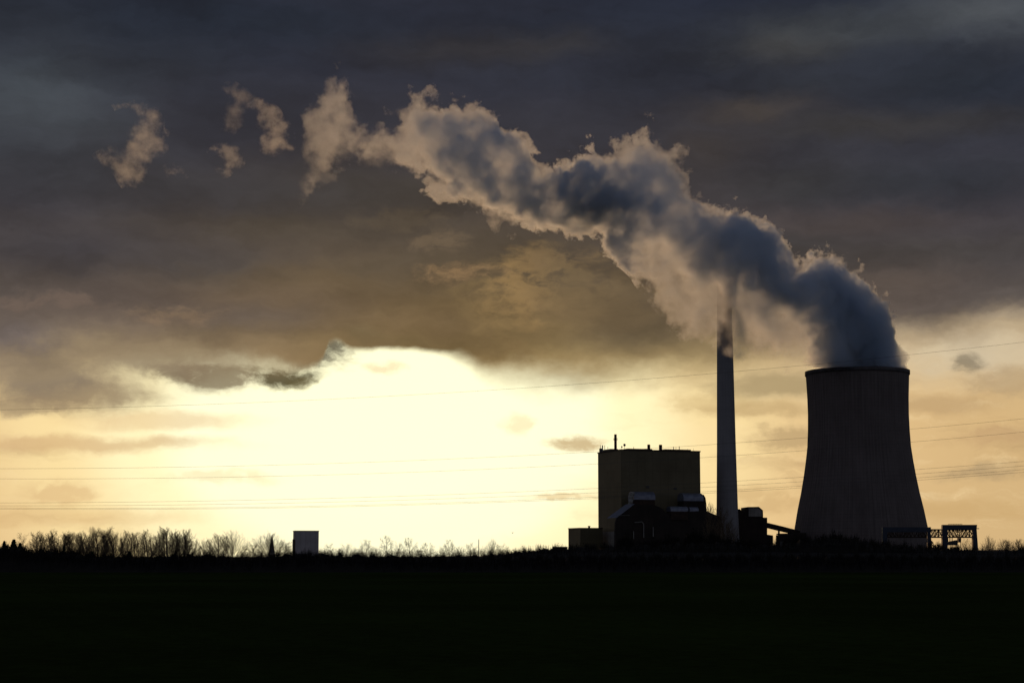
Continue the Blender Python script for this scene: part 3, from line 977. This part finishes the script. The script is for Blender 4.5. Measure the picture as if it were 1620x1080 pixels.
GL = 'bare trees in the dense row at the left'
rowl = [  # x, top, width, kind, label
    (35, 841, 26, 'small', 'low spreading bare tree right behind the two dark conifers at the left edge'),
    (61, 838, 24, 'broom', 'slender bare tree just right of the low spreading one near the left edge'),
    (78, 845, 22, 'small', None), (93, 835, 22, 'broom', None), (105, 840, 20, 'broom', None), (114, 838, 24, 'broom', None), (127, 843, 22, 'small', None), (141, 838, 24, 'broom', None),
    (150, 836, 18, 'broom', None), (158, 831, 27, 'broom', 'tallest slim bare tree in the left half of the dense row'), (174, 837, 22, 'broom', None),
    (185, 831, 26, 'broom', 'second tall bare tree of the dense row, right beside the tallest slim one'), (196, 842, 16, 'small', None),
    (204, 836, 15, 'broom', 'narrow forked bare tree at a gap in the dense row'), (215, 840, 20, 'broom', 'leaning bare tree with gaps of sky at both sides, past the narrow forked one'),
    (236, 835, 24, 'broom', 'upright bare tree first to the right of the low gap in the dense row'), (249, 844, 20, 'broom', None), (267, 831, 32, 'broom', 'broad bare tree with the tallest oval crown left of the thinning end of the row'),
    (292, 835, 26, 'broom', 'oval bare tree closing the dense row at its right end'), (308, 850, 16, 'small', 'short bare tree in the gap after the dense row'), (329, 849, 16, 'small', 'short bush-like bare tree left of the heart shaped crown'),
    (346, 842, 24, 'broom', 'bare tree touching the left side of the heart shaped crown'),
    (371, 834.5, 34, 'fan', 'bare tree with a heart shaped fan crown on several stems'), (397, 856, 20, 'small', 'low bare sapling between the heart shaped and the round crown'),
    (426, 837.5, 58, 'round', 'wide round bare tree behind the church spire'), (449, 855, 24, 'small', 'low bare tree between the round crown and the pale block'),
    (46, 852, 16, 'small', None), (84, 852, 14, 'small', None), (134, 850, 14, 'small', None), (166, 846, 18, 'broom', None), (122, 846, 18, 'broom', None), (258, 848, 14, 'small', None), (280, 846, 18, 'broom', None),
    (226, 852, 12, 'small', None), (190, 848, 14, 'broom', None), (148, 850, 14, 'small', None), (318, 858, 14, 'small', None), (358, 856, 14, 'small', None), (385, 862, 14, 'small', None), (410, 861, 16, 'small', None),
    (70, 848, 18, 'broom', None), (99, 843, 20, 'broom', None), (109, 845, 18, 'broom', None), (137, 842, 20, 'broom', None), (164, 838, 20, 'broom', None), (180, 840, 20, 'broom', None), (222, 846, 16, 'broom', None), (243, 842, 18, 'broom', None),
    (274, 838, 18, 'broom', None), (286, 843, 18, 'broom', None), (300, 846, 16, 'broom', None), (338, 850, 16, 'broom', None), (55, 850, 16, 'small', None), (322, 852, 14, 'small', None), (88, 846, 16, 'broom', None), (200, 845, 14, 'broom', None),
    (66, 843, 20, 'broom', None), (83, 841, 18, 'broom', None), (119, 841, 20, 'broom', None), (132, 840, 20, 'broom', None), (146, 841, 18, 'broom', None), (169, 840, 20, 'broom', None), (210, 842, 16, 'broom', None), (231, 841, 16, 'broom', None), (254, 840, 18, 'broom', None), (262, 837, 20, 'broom', None), (279, 839, 18, 'broom', None), (297, 840, 18, 'broom', None), (312, 854, 16, 'small', None), (335, 854, 18, 'small', None), (352, 846, 18, 'broom', None), (440, 851, 20, 'small', None), (402, 858, 16, 'small', None), (456, 860, 14, 'small', None),
]
rt = random.Random(77)
for i, (x, yt, wd, kd, lab) in enumerate(rowl):
    lab = lab or 'one of the look-alike slim bare trees filling the dense row at the left'
    tree(kd, x, yt, rt.uniform(395, 480), wd * 1.3, lab, GL, i)
GM = 'small bare trees standing in line right of the pale block'
rowm = [
    (521, 858, 26, 'small', 'low bare tree nearest to the right side of the pale block'), (547, 858, 24, 'small', 'second low bare tree right of the pale block'), (563, 864, 18, 'small', None),
    (580, 852.5, 26, 'umbrella', 'flat topped bare tree left of the tall clumpy crowned one'), (609, 845.8, 24, 'umbrella', 'tallest tree of the middle line with a leaning clumpy crown'),
    (627, 855.5, 18, 'small', 'thin see-through bare tree just right of the tall clumpy crowned one'), (648, 849, 26, 'umbrella', 'second tallest umbrella crowned tree of the middle line'),
    (675, 857, 24, 'umbrella', 'low umbrella crowned tree halfway along the middle line'), (696, 862, 14, 'small', None), (711, 852, 22, 'umbrella', 'dark umbrella crowned tree leaning left in the middle line'),
    (728, 862, 18, 'small', 'low bare tree left of the thin mast'), (745, 857, 26, 'small', 'wide low bare tree beside the thin mast'), (767, 862, 14, 'small', None),
    (779, 848.6, 24, 'round', 'neat round crowned bare tree right of the thin mast'), (797, 858, 24, 'small', 'last bare tree of the middle line before the bank rises'), (815, 865, 18, 'small', None), (834, 864, 16, 'small', None), (536, 866, 14, 'small', None), (596, 866, 14, 'small', None), (660, 866, 14, 'small', None),
]
for i, (x, yt, wd, kd, lab) in enumerate(rowm):
    lab = lab or 'one of the look-alike low saplings between the taller trees of the middle line'
    tree(kd, x, yt, rt.uniform(425, 480), wd, lab, GM, i + 3)
GR = 'bare trees around the power station'
rowr = [
    (1124.5, 792, 22, 'broom', 'bare tree in the bright gap between olive block and chimney', 1160), (1150, 800, 34, 'broom', 'tall bare tree in front of the chimney foot', 900), (1163, 822, 26, 'broom', 'shorter bare tree right in front of the chimney foot', 900),
    (1226, 845, 16, 'small', 'small bare tree seen through the gap under the conveyor bridge', 1400), (1531, 849, 18, 'small', 'bare tree seen through the opening of the gantry crane', 1000), (1524, 856, 14, 'small', 'low bare tree beside the crane hoist inside the gantry opening', 950),
    (1564, 843.5, 28, 'round', 'spreading bare tree right of the gantry crane', 700), (1583, 851, 16, 'small', 'small bare tree right of the spreading one past the crane', 720), (1597, 852, 18, 'broom', 'bare tree second from the right edge of the photo', 760), (1613, 851, 20, 'broom', 'bare tree at the right edge of the photo', 740),
]
for i, (x, yt, wd, kd, lab, D) in enumerate(rowr):
    tree(kd, x, yt, D, wd, lab, GR, i + 1)


# conifers
def conifer_mesh(seed):
    rnd = random.Random(seed)
    tr, cr = MB(), MB()
    tr.tube((0, 0, -.2), (0, 0, 9.6), .2, .03, 6)
    for k in range(46):
        z = 0.7 + 9.1 * (k / 46) ** .9
        rad = 2.5 * (1 - z / 10.2) ** .85 * rnd.uniform(.75, 1.15)
        for j in range(9):
            a = j * .698 + k * .37 + rnd.uniform(-.25, .25)
            d = Vector((math.cos(a), math.sin(a), rnd.uniform(-.38, -.05)))
            p = Vector((0, 0, z))
            for q in range(5):
                c = p + d * (rad * (q + rnd.random()) / 5)
                w = .3 * (1 - .4 * q / 5)
                e1 = Vector((rnd.uniform(-1, 1), rnd.uniform(-1, 1), rnd.uniform(-.7, .4))).normalized() * w
                e2 = e1.cross(d).normalized() * w * .6
                cr.add([c - e1 - e2, c + e1 - e2, c + e1 + e2, c - e1 + e2], [(0, 1, 2, 3)])
    out_ = []
    for mb, nm, mt in ((tr, 'trunk', 'bark'), (cr, 'crown', 'needle')):
        me = bpy.data.meshes.new(nm)
        me.from_pydata(mb.v, [], mb.f)
        me.materials.append(M[mt])
        out_.append(me)
    return out_


cm = [conifer_mesh(s) for s in (4, 9)]
for i, (x, yt, sc, lab, D) in enumerate((
        (7, 855, .9, 'small dark conifer at the very left edge', 372), (22, 852.5, 1.15, 'larger dark conifer, second from the left edge', 376), (32, 858, 1.0, 'dark conifer shoulder to shoulder with the larger one at the left', 384),
        (101, 862, .7, 'narrow dark conifer sticking up inside the dense bare row', 380), (146, 871, .8, 'lowest dark conifer, under the middle of the dense bare row', 378), (205, 871, 1.3, 'squat dark conifer below the gap in the dense bare row', 374))):
    p = W(x, yt, D)
    t = thing('conifer', lab, 'tree', (p.x, p.y, 0), i * 1.3, 'dark conifers at the left')
    s = p.z / 9.9
    t.scale = (s * sc * 1.25, s * sc * 1.25, s)
    for me, nm in zip(cm[i % 2], ('trunk', 'crown')):
        o = bpy.data.objects.new(nm, me)
        col.objects.link(o)
        o.parent = t


# undergrowth: nobody could count it
def brushwood(name, prof, D0, D1, dens, seed, core=True, thin=1.0, zlow=0.0):
    rnd = random.Random(seed)
    mb = MB()
    xa, xb = prof[0][0], prof[-1][0]
    Dm = (D0 + D1) / 2
    if core:
        n = int((xb - xa) / 3)
        vs = []
        for i in range(n + 1):
            x = xa + (xb - xa) * i / n
            z = max(.6, W(x, interp(prof, x) + 1.0 + 2.2 * math.sin(x * .21) * math.sin(x * .083) + rnd.uniform(-1.6, 2.6), Dm).z)
            p = W(x, 870, Dm)
            for dd, zz_ in ((D0, -.1), (D0 + (D1 - D0) * .3, z * .8), (Dm, z), (D0 + (D1 - D0) * .7, z * .9), (D1, -.1)):
                vs.append((p.x * dd / Dm, dd, zz_))
        mb.add(vs, [(i * 5 + j, (i + 1) * 5 + j, (i + 1) * 5 + j + 1, i * 5 + j + 1) for i in range(n) for j in range(4)])
    k = int((xb - xa) * dens)
    for _ in range(k):
        x = rnd.uniform(xa, xb)
        D = rnd.uniform(D0, D1)
        top = W(x, interp(prof, x) + 1.2 - min(9.0, rnd.expovariate(1) * 2.6) + 4.2 * math.sin(x * .37) * math.sin(x * .131), D)
        base = Vector((top.x, D, max(zlow, top.z - rnd.uniform(.8, 2.6) * thin)))
        tip = Vector((top.x + rnd.gauss(0, .35) * thin, D + rnd.gauss(0, .3), top.z))
        w = rnd.uniform(.01, .036) * thin
        mb.add([base + Vector((-w, 0, 0)), base + Vector((w, 0, 0)), tip + Vector((w * .3, 0, 0)), tip + Vector((-w * .3, 0, 0)),
                base + Vector((0, -w, 0)), base + Vector((0, w, 0)), tip + Vector((0, w * .3, 0)), tip + Vector((0, -w * .3, 0))], [(0, 1, 2, 3), (4, 5, 6, 7)])
        if rnd.random() < .75:
            for q in range(3):
                c = base.lerp(tip, rnd.uniform(.2, 1))
                e1 = Vector((rnd.uniform(-1, 1), rnd.uniform(-1, 1), rnd.uniform(-1, 1))).normalized() * rnd.uniform(.05, .16) * thin
                e2 = Vector((rnd.uniform(-1, 1), rnd.uniform(-1, 1), rnd.uniform(-1, 1))).normalized() * rnd.uniform(.05, .16) * thin
                mb.add([c, c + e1, c + e1 + e2, c + e2], [(0, 1, 2, 3)])
    return tag(mb.build(name, M['brush']), kind='stuff')


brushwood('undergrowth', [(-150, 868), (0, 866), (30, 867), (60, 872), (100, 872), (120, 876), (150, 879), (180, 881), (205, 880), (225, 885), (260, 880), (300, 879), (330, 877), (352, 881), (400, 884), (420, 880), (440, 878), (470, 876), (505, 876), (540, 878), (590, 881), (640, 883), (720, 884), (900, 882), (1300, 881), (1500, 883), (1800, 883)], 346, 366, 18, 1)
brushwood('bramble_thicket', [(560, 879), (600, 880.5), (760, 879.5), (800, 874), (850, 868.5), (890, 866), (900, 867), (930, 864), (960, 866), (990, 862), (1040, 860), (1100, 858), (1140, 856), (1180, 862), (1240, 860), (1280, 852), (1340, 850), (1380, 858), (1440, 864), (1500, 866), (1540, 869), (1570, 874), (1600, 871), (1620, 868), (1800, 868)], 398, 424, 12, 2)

def far_wood(name, prof, D0, D1, n, seed):     # a far wood of bare crowns that reads as one mass
    rnd = random.Random(seed)
    mb = MB()
    for _ in range(n):
        x = rnd.uniform(prof[0][0], prof[-1][0])
        D = rnd.uniform(D0, D1)
        top = W(x, interp(prof, x) + rnd.gauss(0, 1.6), D)
        h = max(3.0, top.z)
        rad = h * rnd.uniform(.28, .42)
        mb.tube((top.x, D, 0), (top.x, D, h * .6), .16, .08, 4, cap=False)
        for k in range(95):
            a, t = rnd.uniform(0, 6.283), rnd.random() ** .7
            e = math.acos(rnd.uniform(-.9, 1))
            c = Vector((top.x, D, h * .5))
            d = Vector((math.cos(a) * math.sin(e) * rad, math.sin(a) * math.sin(e) * rad, math.cos(e) * h * .5))
            p, q = c + d * t * .75, c + d * min(1.05, t * .75 + .3) + Vector((rnd.gauss(0, .25), rnd.gauss(0, .25), rnd.gauss(0, .25)))
            w = rnd.uniform(.022, .055)
            mb.add([p + Vector((-w, 0, 0)), p + Vector((w, 0, 0)), q + Vector((w * .5, 0, 0)), q - Vector((w * .5, 0, 0))], [(0, 1, 2, 3)])
            mb.add([p + Vector((0, -w, -w)), p + Vector((0, w, w)), q + Vector((0, w * .5, w * .5)), q - Vector((0, w * .5, w * .5))], [(0, 1, 2, 3)])
    return tag(mb.build(name, M['twig']), kind='stuff')


far_wood('distant_wood', [(380, 871), (420, 870), (500, 868), (540, 865), (600, 866), (660, 866), (720, 866), (780, 866), (830, 867), (900, 868)], 1400, 1650, 260, 3)
far_wood('distant_copse', [(1552, 862), (1575, 853), (1600, 852), (1640, 853), (1800, 855)], 1400, 1650, 130, 4)


# separate bushes before the power station
def bush_mesh(seed):
    rnd = random.Random(seed)
    mb = MB()
    lobes = [(Vector((rnd.uniform(-.55, .55), rnd.uniform(-.5, .5), rnd.uniform(.25, .62))), rnd.uniform(.28, .42)) for _ in range(9)]
    for c, r in lobes:
        for _ in range(260):
            d = Vector((rnd.gauss(0, 1), rnd.gauss(0, 1), rnd.gauss(0, 1))).normalized()
            p = c + d * r * rnd.uniform(.35, 1.08)
            if p.z < 0: p.z = rnd.uniform(0, .2)
            e1 = Vector((rnd.uniform(-1, 1), rnd.uniform(-1, 1), rnd.uniform(-1, 1))).normalized() * rnd.uniform(.03, .07)
            e2 = Vector((rnd.uniform(-1, 1), rnd.uniform(-1, 1), rnd.uniform(-1, 1))).normalized() * rnd.uniform(.03, .07)
            mb.add([p - e1, p + e2, p + e1, p - e2], [(0, 1, 2, 3)])
        for _ in range(26):
            d = Vector((rnd.gauss(0, .6), rnd.gauss(0, .6), abs(rnd.gauss(0, 1)))).normalized()
            mb.tube(c, c + d * r * rnd.uniform(1.0, 1.3), .012, .005, 3, cap=False)
    me = bpy.data.meshes.new('bush')
    me.from_pydata(mb.v, [], mb.f)
    me.materials.append(M['brush'])
    return me


bm = [bush_mesh(s) for s in (2, 5, 8)]
GB = 'dark bushes in front of the power station'
rbu = random.Random(12)
bushes = [(958, 858, 24, 'dark bush at the foot of the low hall'), (990, 846, 30, 'dark bush below the pale base panel of the olive block'), (1024, 848, 34, None), (1060, 842, 40, None), (1100, 838, 40, None), (1128, 836, 36, 'dark bush left of the chimney foot'),
          (1152, 846, 30, 'dark bush right at the chimney foot'), (1180, 851, 30, None), (1205, 853, 26, None), (1222, 860, 18, None), (1252, 847, 28, 'dark bush at the left foot of the cooling tower'), (1275, 845, 32, None), (1300, 849, 28, None), (1318, 842, 28, 'highest bush below the middle of the cooling tower'),
          (1340, 845, 30, None), (1366, 852, 30, None), (1392, 858, 28, None), (1422, 860, 30, None), (1452, 862, 30, None), (1480, 858, 28, 'dark bush at the right foot of the cooling tower'), (1506, 860, 22, 'dark bush inside the gantry crane opening'), (1529, 866, 16, None), (1552, 872, 18, None)]
for i, (x, yt, wd, lab) in enumerate(bushes):
    D = rbu.uniform(560, 700)
    p = W(x, yt, D)
    t = bpy.data.objects.new('bush', bm[i % 3])
    col.objects.link(t)
    t.location = (p.x, p.y, 0)
    t.rotation_euler = (0, 0, rbu.uniform(0, 6.28))
    s = (W(x + wd / 2, yt, D).x - p.x) / .8
    t.scale = (s, s, p.z / .95)
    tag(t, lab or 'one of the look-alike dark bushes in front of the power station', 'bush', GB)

# bird
pb_ = W(811, 843, 260)
bd = thing('bird', 'tiny bird in flight above the bank, left of the power station', 'bird', pb_, .6)
MB().lathe([(.005, -.12), (.035, -.07), (.045, 0), (.03, .07), (.028, .1), (.006, .13)], 10).build('body', M['feather'], bd).rotation_euler = (1.4, 0, 0)
for sgn in (-1, 1):
    MB().add([(0, -.05, .02), (sgn * .12, -.04, .13), (sgn * .2, .03, .2), (sgn * .12, .03, .13), (0, .05, .02), (0, -.05, .012), (sgn * .12, -.04, .122), (sgn * .12, .03, .122), (0, .05, .012)],
             [(0, 1, 3, 4), (1, 2, 3), (5, 8, 7, 6), (6, 7, 2)]).build('wing', M['feather'], bd)

# ------------------------------------------------------------------ steam
def steam_D(x):
    pts = [(100, 1150), (500, 1180), (1000, 1200), (1150, 1224), (1250, 1290), (1358, 1350), (1500, 1352)]
    return interp(pts, x)


# upper and lower limit of the drifting plume, followed from its left end to the tower mouth
UP = [(452, 312), (462, 296), (470, 278), (480, 254), (488, 220), (494, 180), (502, 164), (512, 152), (524, 134), (540, 129), (552, 140), (560, 172), (568, 188), (580, 192), (600, 198), (630, 188), (652, 178), (662, 160), (680, 158), (692, 166),
      (705, 170), (720, 162), (750, 170), (768, 178), (780, 192), (795, 208), (815, 232), (830, 255), (845, 272), (862, 276), (885, 268), (905, 264), (915, 250), (930, 242), (985, 238), (1012, 228), (1030, 213), (1046, 220), (1066, 238), (1080, 260),
      (1085, 292), (1092, 316), (1112, 332), (1140, 340), (1165, 346), (1188, 350), (1200, 364), (1214, 366), (1224, 384), (1234, 412), (1248, 428), (1270, 424), (1290, 408), (1312, 410), (1336, 428), (1356, 452), (1376, 472), (1392, 484), (1402, 505),
      (1414, 530), (1426, 556), (1434, 572), (1441, 596), (1450, 640)]
LOW = [(452, 306), (465, 300), (478, 302), (490, 296), (505, 286), (520, 277), (540, 268), (556, 257), (575, 260), (600, 262), (630, 264), (655, 270), (680, 276), (700, 290), (718, 308), (735, 325), (755, 337), (775, 340), (800, 345), (830, 347),
       (850, 352), (862, 362), (880, 353), (900, 347), (925, 349), (945, 357), (970, 374), (990, 384), (1003, 396), (1020, 420), (1040, 452), (1060, 486), (1085, 508), (1110, 528), (1140, 548), (1165, 560), (1200, 564), (1230, 572), (1262, 578),
       (1277, 583), (1286, 670), (1441, 670), (1450, 680)]
SX0, SX1 = W(452, 300, steam_D(452)).x, W(1450, 600, steam_D(1450)).x


def along(prof, fn):
    pts = []
    for x, y in prof:
        p = W(x, y, steam_D(x))
        pts.append(((p.x - SX0) / (SX1 - SX0), fn(x, y, p)))
    return [(min(1, max(0, u)), v) for u, v in pts]


up_pts = along(UP, lambda x, y, p: p.z)
low_pts = along(LOW, lambda x, y, p: p.z)
mid_pts = along([(x, 400) for x in (452, 500, 700, 1000, 1150, 1250, 1358, 1450)], lambda x, y, p: steam_D(x))
tower_u = (tc_.x - SX0) / (SX1 - SX0)


def half_depth(u):                  # half thickness of the plume along the line of sight
    X_ = SX0 + u * (SX1 - SX0)
    zz_ = (interp(up_pts, u) - interp(low_pts, u)) * .5
    d = X_ - tc_.x
    if d > -rr:
        return max(3.0, math.sqrt(max(0, rr * rr - d * d)) * 1.02)
    k = min(1, (-rr - d) / 30.0)
    return max(3.0, 8 * (1 - k) + k * min(40, max(15, zz_ * .85)) if k >= 1 else 24 + 10 * k)


dep_pts = [(i / 60, half_depth(i / 60)) for i in range(61)]


def vcurve(e, f, pts, lo, hi):
    n = e.new('ShaderNodeFloatCurve')
    c = n.mapping.curves[0]
    pts = [(x, (y - lo) / (hi - lo)) for x, y in pts]
    c.points[0].location = pts[0]
    c.points[1].location = pts[-1]
    for p in pts[1:-1]:
        c.points.new(*p)
    for p in c.points:
        p.handle_type = 'VECTOR'
    n.mapping.update()
    e.put(n.inputs['Value'], f)
    return X(e, n.outputs[0]) * (hi - lo) + lo


def vapour(e, t, m, dens, aniso, colr):
    pv = e.new('ShaderNodeVolumePrincipled')
    pv.inputs['Color'].default_value = tuple(colr) + (1,)
    pv.inputs['Anisotropy'].default_value = aniso
    e.put(pv.inputs['Density'], dens)
    pv.inputs['Density Attribute'].default_value = ''
    om = e.new('ShaderNodeOutputMaterial')
    t.links.new(pv.outputs[0], om.inputs['Volume'])


def billow(e, o):                   # turbulent offset of the sampling point and a cauliflower field
    n1 = e.noise(o, 1 / 58.0, 2, .5, out=1)
    n2 = e.noise(o, 1 / 17.0, 4, .62, out=1)
    return n1, n2


def plume_mat():
    m = bpy.data.materials.new('plume_steam')
    m.use_nodes = True
    t = m.node_tree
    t.nodes.clear()
    e = B(t)
    tcn = e.new('ShaderNodeTexCoord')
    o = X(e, tcn.outputs['Object'])
    n1, n2 = billow(e, o)
    x, y, z = e.sep(o)
    a1, a2, a3 = e.sep(n1)
    b1, b2, b3 = e.sep(n2)
    u0 = e.clamp((x - SX0) / (SX1 - SX0))
    amp = vcurve(e, u0, [(0, .8), (.6, 1.0), (.8, .9), (.86, .55), (1, .3)], 0, 1)
    xw = x + ((a1 - .5) * 62.0 + (b1 - .5) * 46.0) * amp
    yw = y + ((a2 - .5) * 50.0 + (b2 - .5) * 46.0) * amp
    zw = z + ((a3 - .5) * 48.0 + (b3 - .5) * 44.0) * amp
    u = e.clamp((xw - SX0) / (SX1 - SX0))
    zu = vcurve(e, u, up_pts, 0, 420)
    zl = vcurve(e, u, low_pts, 0, 420)
    yc = vcurve(e, u, mid_pts, 1100, 1400)
    ry = vcurve(e, u, dep_pts, 0, 60)
    hz = (zu - zl) * .5
    v = (zw - zl) / e.math('MAXIMUM', zu - zl, 1.0)
    z1 = (v - .5) * 2.0
    y1 = (yw - yc) / ry
    rad = e.math('SQRT', z1 * z1 + y1 * y1)
    dist = (1.0 - rad) * e.math('MINIMUM', hz, ry)           # metres inside the mean surface
    fine = e.noise(o, 1 / 9.0, 3, .6)
    bill = e.math('ABSOLUTE', (b1 + b3 - 1.0) * 1.4)                   # rounded lobes parted by creases
    frail = vcurve(e, u, [(0, 1), (.1, .9), (.2, .45), (.28, 0), (1, 0)], 0, 1)
    dist = dist + (fine - .5) * 9.0 + (bill - .12) * 22.0 + (b2 - .54) * frail * 42.0
    body = vcurve(e, u, [(0, .01), (.04, .018), (.1, .028), (.17, .045), (.24, .1), (.30, .18), (.36, .24), (.44, .27), (.5, .2), (.56, .12), (.64, .18), (.75, .26), (.85, .24), (1, .24)], 0, .3)
    veilw = vcurve(e, u, [(0, 0), (.50, 0), (.56, .75), (.62, .95), (.80, .97), (.84, .9), (.87, .6), (.91, .2), (.94, 0), (1, 0)], 0, 1)
    vsplit = vcurve(e, u, [(0, .3), (.55, .3), (.62, .5), (.72, .52), (.78, .53), (.82, .44), (.845, .34), (.87, .24), (.93, .1), (1, .1)], 0, 1)
    thin = veilw * (1.0 - e.ss(v + (a2 - .5) * .25, vsplit - .12, vsplit + .1))
    topw = vcurve(e, u, [(0, 0), (.44, 0), (.48, .8), (.60, .8), (.64, 0), (1, 0)], 0, 1)
    thin2 = topw * e.ss(v, .45, .7)
    edge_soft = 1.6 + thin * 10.0 + thin2 * 4.0 + frail * 6.0
    lump = e.ss(a1 * .55 + b2 * .45, .40, .58) * .9 + .1
    lump = lump + (1.0 - lump) * e.ss(u, .8, .92) * .4
    lump = lump + (1.0 - lump) * e.ss(v, .55, .8) * .55
    lump = lump * (.45 + 1.1 * e.ss(b1 * .6 + fine * .4, .40, .60))
    dens = body * lump * (1.0 - thin * .84) * (1.0 - thin2 * .5)
    d = e.ss(dist, -1.0, edge_soft) * dens * e.ss(xw, SX0 + 1.0, SX0 + 26.0)
    vapour(e, t, m, d, .72, (.87, .93, 1.0))
    m.cycles.volume_step_rate = 0.12
    return m


NS, NR = 120, 28
m_ = MB()
for i in range(NS + 1):
    u = i / NS
    X_ = SX0 - 6 + (SX1 - SX0 + 10) * u
    uu = min(1, max(0, (X_ - SX0) / (SX1 - SX0)))
    win = [k / 8 - .5 for k in range(9)]
    zu_ = max(interp(up_pts, min(1, max(0, uu + w * .03))) for w in win) + 13
    zl_ = min(interp(low_pts, min(1, max(0, uu + w * .02))) for w in win) - 15
    ry_ = interp(dep_pts, uu) + 13
    yc_ = interp(mid_pts, uu)
    for k in range(NR):
        a = 2 * math.pi * k / NR
        c, s_ = math.cos(a), math.sin(a)
        yy = yc_ + ry_ * math.copysign(abs(c) ** .7, c)
        zz_ = (zu_ + zl_) / 2 + (zu_ - zl_) / 2 * math.copysign(abs(s_) ** .7, s_)
        w = mnoise.fractal(Vector((X_, yy, zz_)) * .05, .9, 2.1, 4) * 2.5
        if X_ > tc_.x - rr - 16:
            zz_ = max(zz_, zt + .35 + .002 * k)
        m_.v.append((X_, yy + c * w, max(zz_ + s_ * w, zt + .35 + .002 * k) if X_ > tc_.x - rr - 16 else zz_ + s_ * w))
m_.f = [(i * NR + k, i * NR + (k + 1) % NR, (i + 1) * NR + (k + 1) % NR, (i + 1) * NR + k) for i in range(NS) for k in range(NR)]
m_.f += [tuple(range(NR - 1, -1, -1)), tuple(range(NS * NR, NS * NR + NR))]
plume = m_.build('steam_plume', plume_mat())
tag(plume, 'long billowing steam plume drifting left from the cooling tower over the chimney', 'steam')


def wisp(macros, label, dens, seed):
    bl = []
    for x, y, r in macros:
        p = W(x, y, steam_D(x))
        bl.append((p, r * steam_D(x) / F))
    m = bpy.data.materials.new('torn_steam')
    m.use_nodes = True
    t = m.node_tree
    t.nodes.clear()
    e = B(t)
    tcn = e.new('ShaderNodeTexCoord')
    o = X(e, tcn.outputs['Object'])
    n1 = e.noise(o, 1 / 30.0, 2, .5, out=1)
    n2 = e.noise(o, 1 / 11.0, 5, .68, out=1)
    w = e.vadd(e.vadd(o, e.scale(e.vadd(n1, (-.5, -.5, -.5)), 22.0)), e.scale(e.vadd(n2, (-.5, -.5, -.5)), 30.0))
    tot = None
    for p, r in bl:
        n = e.new('ShaderNodeVectorMath')
        n.operation = 'MULTIPLY_ADD'
        e.put(n.inputs[0], w)
        k = 1 / (r * 1.05)
        n.inputs[1].default_value = (k, k, k)
        n.inputs[2].default_value = tuple(-q * k for q in p)
        q = e.new('ShaderNodeVectorMath')
        q.operation = 'DOT_PRODUCT'
        t.links.new(n.outputs[0], q.inputs[0])
        t.links.new(n.outputs[0], q.inputs[1])
        g_ = e.math('POWER', .36788, X(e, q.outputs['Value']))
        tot = g_ if tot is None else e.math('MAXIMUM', tot, g_)
    fine = e.noise(o, 1 / 5.0, 4, .62)
    d = e.ss(tot + (fine - .5) * .9, .24, .95) * dens
    vapour(e, t, m, d, .72, (.9, .93, .97))
    m.cycles.volume_step_rate = 0.22
    # outer skin: union of the swollen puffs
    vs, fs = [], []
    c0 = sum((p for p, r in bl), Vector()) / len(bl)
    n_lat, n_lon = 26, 40
    for i in range(n_lat + 1):
        th = math.pi * i / n_lat
        for j in range(n_lon):
            ph = 2 * math.pi * j / n_lon
            d_ = Vector((math.sin(th) * math.cos(ph), math.sin(th) * math.sin(ph), math.cos(th)))
            far = 3.0
            for p, r in bl:
                rel = p - c0
                b_ = rel.dot(d_)
                disc = b_ * b_ - rel.length_squared + (r * 1.75) ** 2
                if disc > 0:
                    far = max(far, b_ + math.sqrt(disc))
            vs.append(c0 + d_ * far)
    fs = [(i * n_lon + j, (i + 1) * n_lon + j, (i + 1) * n_lon + (j + 1) % n_lon, i * n_lon + (j + 1) % n_lon) for i in range(n_lat) for j in range(n_lon)]
    ob = MB().add(vs, fs).build('steam_wisp', m)
    tag(ob, label, 'steam', 'torn scraps of steam left of the plume')


for i, (mc, lab, dn_) in enumerate([
        ([(186, 164, 9), (202, 164, 11), (222, 174, 13), (238, 192, 14), (246, 205, 9), (226, 215, 18), (215, 235, 22), (238, 232, 17), (205, 258, 19), (212, 275, 15), (200, 285, 9), (178, 250, 13), (162, 250, 10), (262, 214, 6)], 'leftmost torn scrap of steam, curled like a hook', .036),
        ([(340, 246, 9), (358, 248, 15), (354, 266, 10), (372, 254, 10), (352, 238, 10)], 'smallest warm-lit scrap of steam, low beside the hook-shaped one', .034),
        ([(408, 176, 13), (424, 188, 15), (440, 205, 14), (436, 226, 17), (457, 232, 11), (446, 220, 14)], 'slanting torn scrap of steam nearest to the left end of the plume', .038),
        ([(366, 150, 13), (384, 162, 14), (372, 180, 14), (360, 196, 12)], 'dim thin veil of steam above the smallest warm-lit scrap', .018),
        ([(266, 272, 8), (280, 268, 9), (290, 276, 6)], 'faint tiny steam scrap between the hook-shaped and the smallest warm one', .022)]):
    wisp(mc, lab, dn_, i)


# ------------------------------------------------------------------ render settings
scene.render.engine = 'CYCLES'
cy = scene.cycles
cy.use_denoising = True
cy.use_adaptive_sampling = True
cy.adaptive_threshold = 0.02
cy.max_bounces = 9
cy.diffuse_bounces = 3
cy.glossy_bounces = 2
cy.transmission_bounces = 2
cy.transparent_max_bounces = 8
cy.volume_bounces = 6
scene.view_settings.view_transform = 'Standard'
scene.view_settings.look = 'None'
scene.view_settings.exposure = 0
scene.view_settings.gamma = 1
